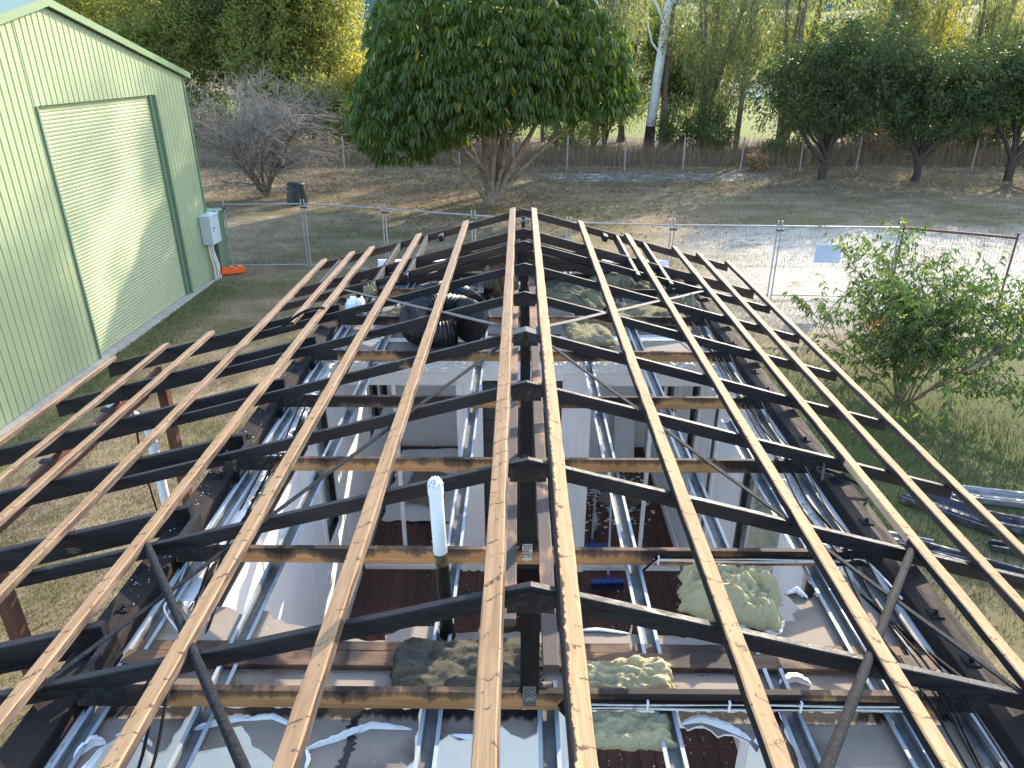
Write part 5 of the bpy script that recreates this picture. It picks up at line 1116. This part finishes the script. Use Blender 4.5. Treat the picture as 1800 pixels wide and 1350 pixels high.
# dense belt on the left beyond the back fence
BELT = [(-31, 60, 15, 5.5, .4, 'olive', 'olive tree at the far left behind the shed roof'), (-25.5, 57, 14, 4.5, .5, 'olive', 'olive-green tree just right of the shed eave'), (-21, 60, 16, 5.2, .6, 'dark', 'dark tall tree rising behind the bare tree'), (-18.2, 55.5, 11, 3.4, .5, 'olive', 'mid-height leafy tree behind the bare branches'), (-15.2, 59, 15, 4.6, .5, 'olive', 'broad olive tree left of the yellow one'), (-17.0, 62, 14, 4.2, .8, 'yellow', 'yellow-green tall tree in the left tree belt'),
        (-10.6, 54, 6.8, 2.2, .9, 'yellow', 'small golden-leaved tree standing by the back fence'), (-9.4, 60, 7.6, 2.7, .6, 'dark', 'dark bushy tree left of the umbrella crown'), (-6.8, 62, 7.9, 2.6, .8, 'olive', 'olive tree hidden partly by the umbrella crown'), (-13.6, 52.5, 5.2, 2.0, .4, 'olive', 'low bushy tree between the bare tree and the golden one'), (-23.3, 52.5, 7.0, 2.8, .3, 'dark', 'low dark tree at the foot of the left belt'), (-7.6, 55, 7.2, 1.2, 1.2, 'gum', 'thin pale sapling beside the golden tree'), (-28, 54, 9, 3.4, .3, 'olive', 'leafy tree at the shed end of the belt'),
        (-2.0, 61, 10, 3.0, .8, 'olive', 'olive tree directly behind the umbrella crown'), (1.8, 60, 11, 3.3, .8, 'dark', 'dark tree behind the umbrella crown right side'),
        (-27, 50.8, 4.2, 2.6, .1, 'olive', 'low leafy thicket tree beside the shed end'), (-20.3, 50.6, 4.4, 2.4, .1, 'olive', 'leafy thicket tree behind the bare branches left side'), (-16.4, 51.5, 4.8, 2.2, .1, 'dark', 'dark thicket tree behind the bare branches right side'), (-11.8, 51.0, 4.0, 1.8, .1, 'olive', 'thicket tree left of the golden tree'), (-6.5, 52.5, 4.2, 2.0, .1, 'dark', 'thicket tree between the golden tree and the umbrella trunk'), (-2.0, 53, 4.6, 2.3, .1, 'dark', 'dark thicket tree seen under the umbrella crown'),
        (6.0, 53.5, 6.5, 2.2, .2, 'olive', 'olive tree left of the white gum trunk'), (11.0, 57, 9.0, 2.3, .2, 'dark', 'dark tree between the white gum and the leaning gum'), (22.5, 56, 9.0, 3.0, .2, 'olive', 'olive tree behind the left mango tree'), (27.5, 60, 10, 3.4, .2, 'yellow', 'yellow-green tree behind the middle mango tree'), (32.5, 60, 9.5, 3.4, .2, 'olive', 'olive tree behind the right mango tree'), (38, 58, 9.5, 3.6, .2, 'yellow', 'yellow-green tree at the right edge behind the mango row'), (25.0, 50.5, 4.0, 2.4, .1, 'dark', 'dark understorey tree below the left mango gap'), (30.5, 50.5, 4.0, 2.4, .1, 'dark', 'dark understorey tree below the right mango gap')]
for i, (x, y, h, rx, z0, kd, lab) in enumerate(BELT):
    leafy_tree(lab, x, y, h, rx, z0, kd, int(130 * rx * (h - z0) / 10), 30, .27, .12, .55, .16, None, 'trees of the dense left belt', 'bark', .3, 13, None, 'tree', -1.0, 100 + i, .1)
BUSH = [(12.2, 49.5, 3.6, 2.2, 'dark', 'dark dense bush at the foot of the gums'), (10.3, 50.3, 3.0, 1.4, 'dark', 'rounded dark bush right of the white trunk'), (17.8, 48.5, 3.2, 1.2, 'olive', 'airy olive shrub in front of the green paddock'), (15.9, 47.5, 1.8, 1.0, 'dark', 'low dark shrub behind the back fence'), (3.5, 50, 4.2, 2.2, 'olive', 'olive shrub seen under the umbrella crown right side'), (-5.4, 51.5, 3.6, 1.8, 'olive', 'olive shrub left of the umbrella trunk'), (-17, 49.5, 3.0, 1.8, 'olive', 'leafy shrub behind the bare tree'), (22.5, 48.5, 2.2, 1.6, 'brown', 'dry brown shrub under the mango row'), (28, 49, 2.5, 2, 'brown', 'dry brown shrub at the right under the mango row'), (-9.3, 52, 3.4, 1.3, 'brown', 'dry pinkish-brown shrub in the left belt'), (14.0, 44.0, .9, .5, 'brown', 'small dry bush at the wire fence')]
for i, (x, y, h, rx, kd, lab) in enumerate(BUSH):
    leafy_tree(lab, x, y, h, rx, .05, kd, int(60 * rx * h / 3) + 10, 22, .20, .085, .35, .06, None, 'shrubs along the back fence', 'bark', .2, 8, None, 'shrub', -1.0, 200 + i)
# trees beyond the paddock and on the flat behind
FAR = [(-2, 150), (14, 165), (27, 150), (41, 140), (55, 150), (70, 145), (-16, 140), (-34, 150), (-50, 140), (84, 160), (33, 175), (48, 180), (64, 185), (22, 128), (-8, 190), (-24, 185)]
DIRS = 0
for i, (x, y) in enumerate(FAR):
    leafy_tree('distant tree on the flat beyond the paddock', x, y, random.uniform(11, 16), random.uniform(5, 7.5), .6, ('olive', 'gum', 'dark')[i % 3], 150, 20, .8, .42, 1.3, .3, None, 'distant trees beyond the paddock', 'bark', .2, 10, None, 'tree', -1.0, 300 + i)
pale = thing('palm_tree', 'pale grey fan palm top left of the umbrella crown', 'tree', (-13.5, 90, 0)); m = MB(); m.tube([(0, 0, 0), (0, 0, 10)], [.3, .22], 8); m.obj('trunk', M['bark'], pale)
for k in range(1):
    dd = unit(RNG.normal(size=(260, 3)) * np.array([1, 1, .8]) + np.array([0, 0, .25])); leafmesh('crown', np.tile([[0, 0, 10.0]], (260, 1)) + dd * .6, dd, RNG.uniform(1.6, 2.6, 260), RNG.uniform(.10, .2, 260), LM['pale'], pale, droop=.2)
# leafless tree on the lawn
bt = thing('bare_tree', 'leafless grey tree with a fountain of thin branches beside the compost bin', 'tree', (-12.2, 34.9, 0)); m = MB(); tw = MB(); rg = random.Random(9)
def grow(p, d, L, r, lev):
    pts = [p.copy()]; q = p.copy(); dd = d.copy(); seg = 5
    for i in range(seg):
        dd = (dd + Vector((rg.gauss(0, .10), rg.gauss(0, .10), rg.gauss(0, .08) - (.05 if lev > 1 else 0)))).normalized(); q = q + dd * L / seg; pts.append(q.copy())
    (m if lev < 2 else tw).tube(pts, [max(.006, r * (1 - .6 * i / seg)) for i in range(seg + 1)], 6 if lev < 2 else 3, cap=False)
    if lev < 4:
        for i in range((8, 8, 5, 3)[lev]):
            k = rg.randint(1, seg); b = pts[k]; e = (dd + Vector((rg.gauss(0, .75), rg.gauss(0, .75), rg.gauss(.12, .35)))).normalized(); grow(b, e, L * rg.uniform(.5, .8), r * .5, lev + 1)
for i in range(5):
    a = i * 1.26; grow(Vector((math.cos(a) * .08, math.sin(a) * .08, 0)), Vector((math.cos(a) * .5, math.sin(a) * .5, 1)).normalized(), 3.0, .085, 0)
m.tube([(0, 0, -.05), (0, 0, .5)], [.2, .13], 8); m.obj('trunk', M['bark'], bt); tw.obj('twigs', M['twig'], bt)
# flowering shrub by the right side of the house
sh = thing('flowering_shrub', 'open shrub with drooping pointed leaves and a few orange flowers, right of the house', 'shrub', (7.35, 12.5, 0)); m = MB(); P = []; D = []; FPs = []; rg = random.Random(14)
def twig(p, d, L, r, lev):
    pts = [p.copy()]; q = p.copy(); dd = d.copy()
    for i in range(5): dd = (dd + Vector((rg.gauss(0, .12), rg.gauss(0, .12), rg.gauss(.02, .07)))).normalized(); q = q + dd * L / 5; pts.append(q.copy())
    m.tube(pts, [r * (1 - .7 * i / 5) for i in range(6)], 5, cap=False)
    if lev >= 1:
        for i in range(2 if lev == 1 else 1, 6):
            for _ in range(4 if lev == 2 else 2): P.append(pts[i] + Vector((rg.gauss(0, .03), rg.gauss(0, .03), 0))); D.append(Vector((rg.gauss(0, .7), rg.gauss(0, .7), -.75)) + dd * .4)
    if lev < 2:
        for i in range((8, 6)[lev]): k = rg.randint(1, 5); twig(pts[k], (dd + Vector((rg.gauss(0, .8), rg.gauss(0, .8), rg.gauss(.0, .35)))).normalized(), L * rg.uniform(.42, .68), r * .5, lev + 1)
for i in range(12):
    a = i * .5236 + rg.uniform(-.2, .2); sp_ = rg.uniform(.25, 1.35); twig(Vector((math.cos(a) * .12, math.sin(a) * .12, 0)), Vector((math.cos(a) * sp_, math.sin(a) * sp_, 1)).normalized(), rg.uniform(1.55, 2.35), .022, 0)
P = np.array([tuple(v) for v in P]); D = np.array([tuple(v) for v in D]); m.obj('stem', M['bark'], sh)
leafmesh('leaves', P, D, RNG.uniform(.075, .15, len(P)), RNG.uniform(.024, .038, len(P)), LM['shrub'], sh, droop=.25, four=True, fold=.15)
fm = leafmat('orange_flower', (.75, .12, .02), (.80, .22, .05), None, .4, .5, .2)
for c_ in ((-.95, -.2, 1.62), (1.75, -.3, 1.35)):
    fp = np.array(c_) + RNG.normal(size=(18, 3)) * .10; leafmesh('flower', fp, RNG.normal(size=(18, 3)), 07e-2, .03, fm, sh)
# wire fence at the back, white rail in the paddock
wf = thing('wire_fence', 'old wire mesh fence on pale posts along the back of the yard', 'fence', (0, 43.6, 0))
for i, x in enumerate([-17.2, -13.8, -10.4, -7.0, -3.6, -.4, 2.7, 6.1, 9.5, 12.9, 16.3, 19.7, 23.1, 26.5, 29.9, 33.3]):
    m = MB(); m.tube([(x, 0.25 * math.sin(x), -.05), (x + .05 * math.sin(x * 3), .25 * math.sin(x), 1.9)], .045, 7); m.obj('fence_post', M['fpost'], wf)
m = MB()
for z in (.15, .55, .95, 1.35, 1.75): m.tube([(x, .25 * math.sin(x), z + .03 * math.sin(x * 2 + z)) for x in np.arange(-17.2, 33.4, 1.0)], .008, 3, cap=False)
for x in np.arange(-17, 33.2, .28): m.tube([(x, .25 * math.sin(x), .02), (x, .25 * math.sin(x), 1.76)], .004, 3, cap=False)
m.obj('wire', M['rust'], wf)
rl = thing('rail_fence', 'white rail fence far off at the top of the green paddock', 'fence', (36.5, 118, 0)); m = MB()
for z in (.7, 1.5): m.box((-3, 0, z), (3, .1, z + .35))
m.obj('rail', M['trim_white'], rl)
for x in (-3, 0, 3): m = MB(); m.box((x - .1, .11, 0), (x + .1, .25, 2.0)); m.obj('fence_post', M['trim_white'], rl)
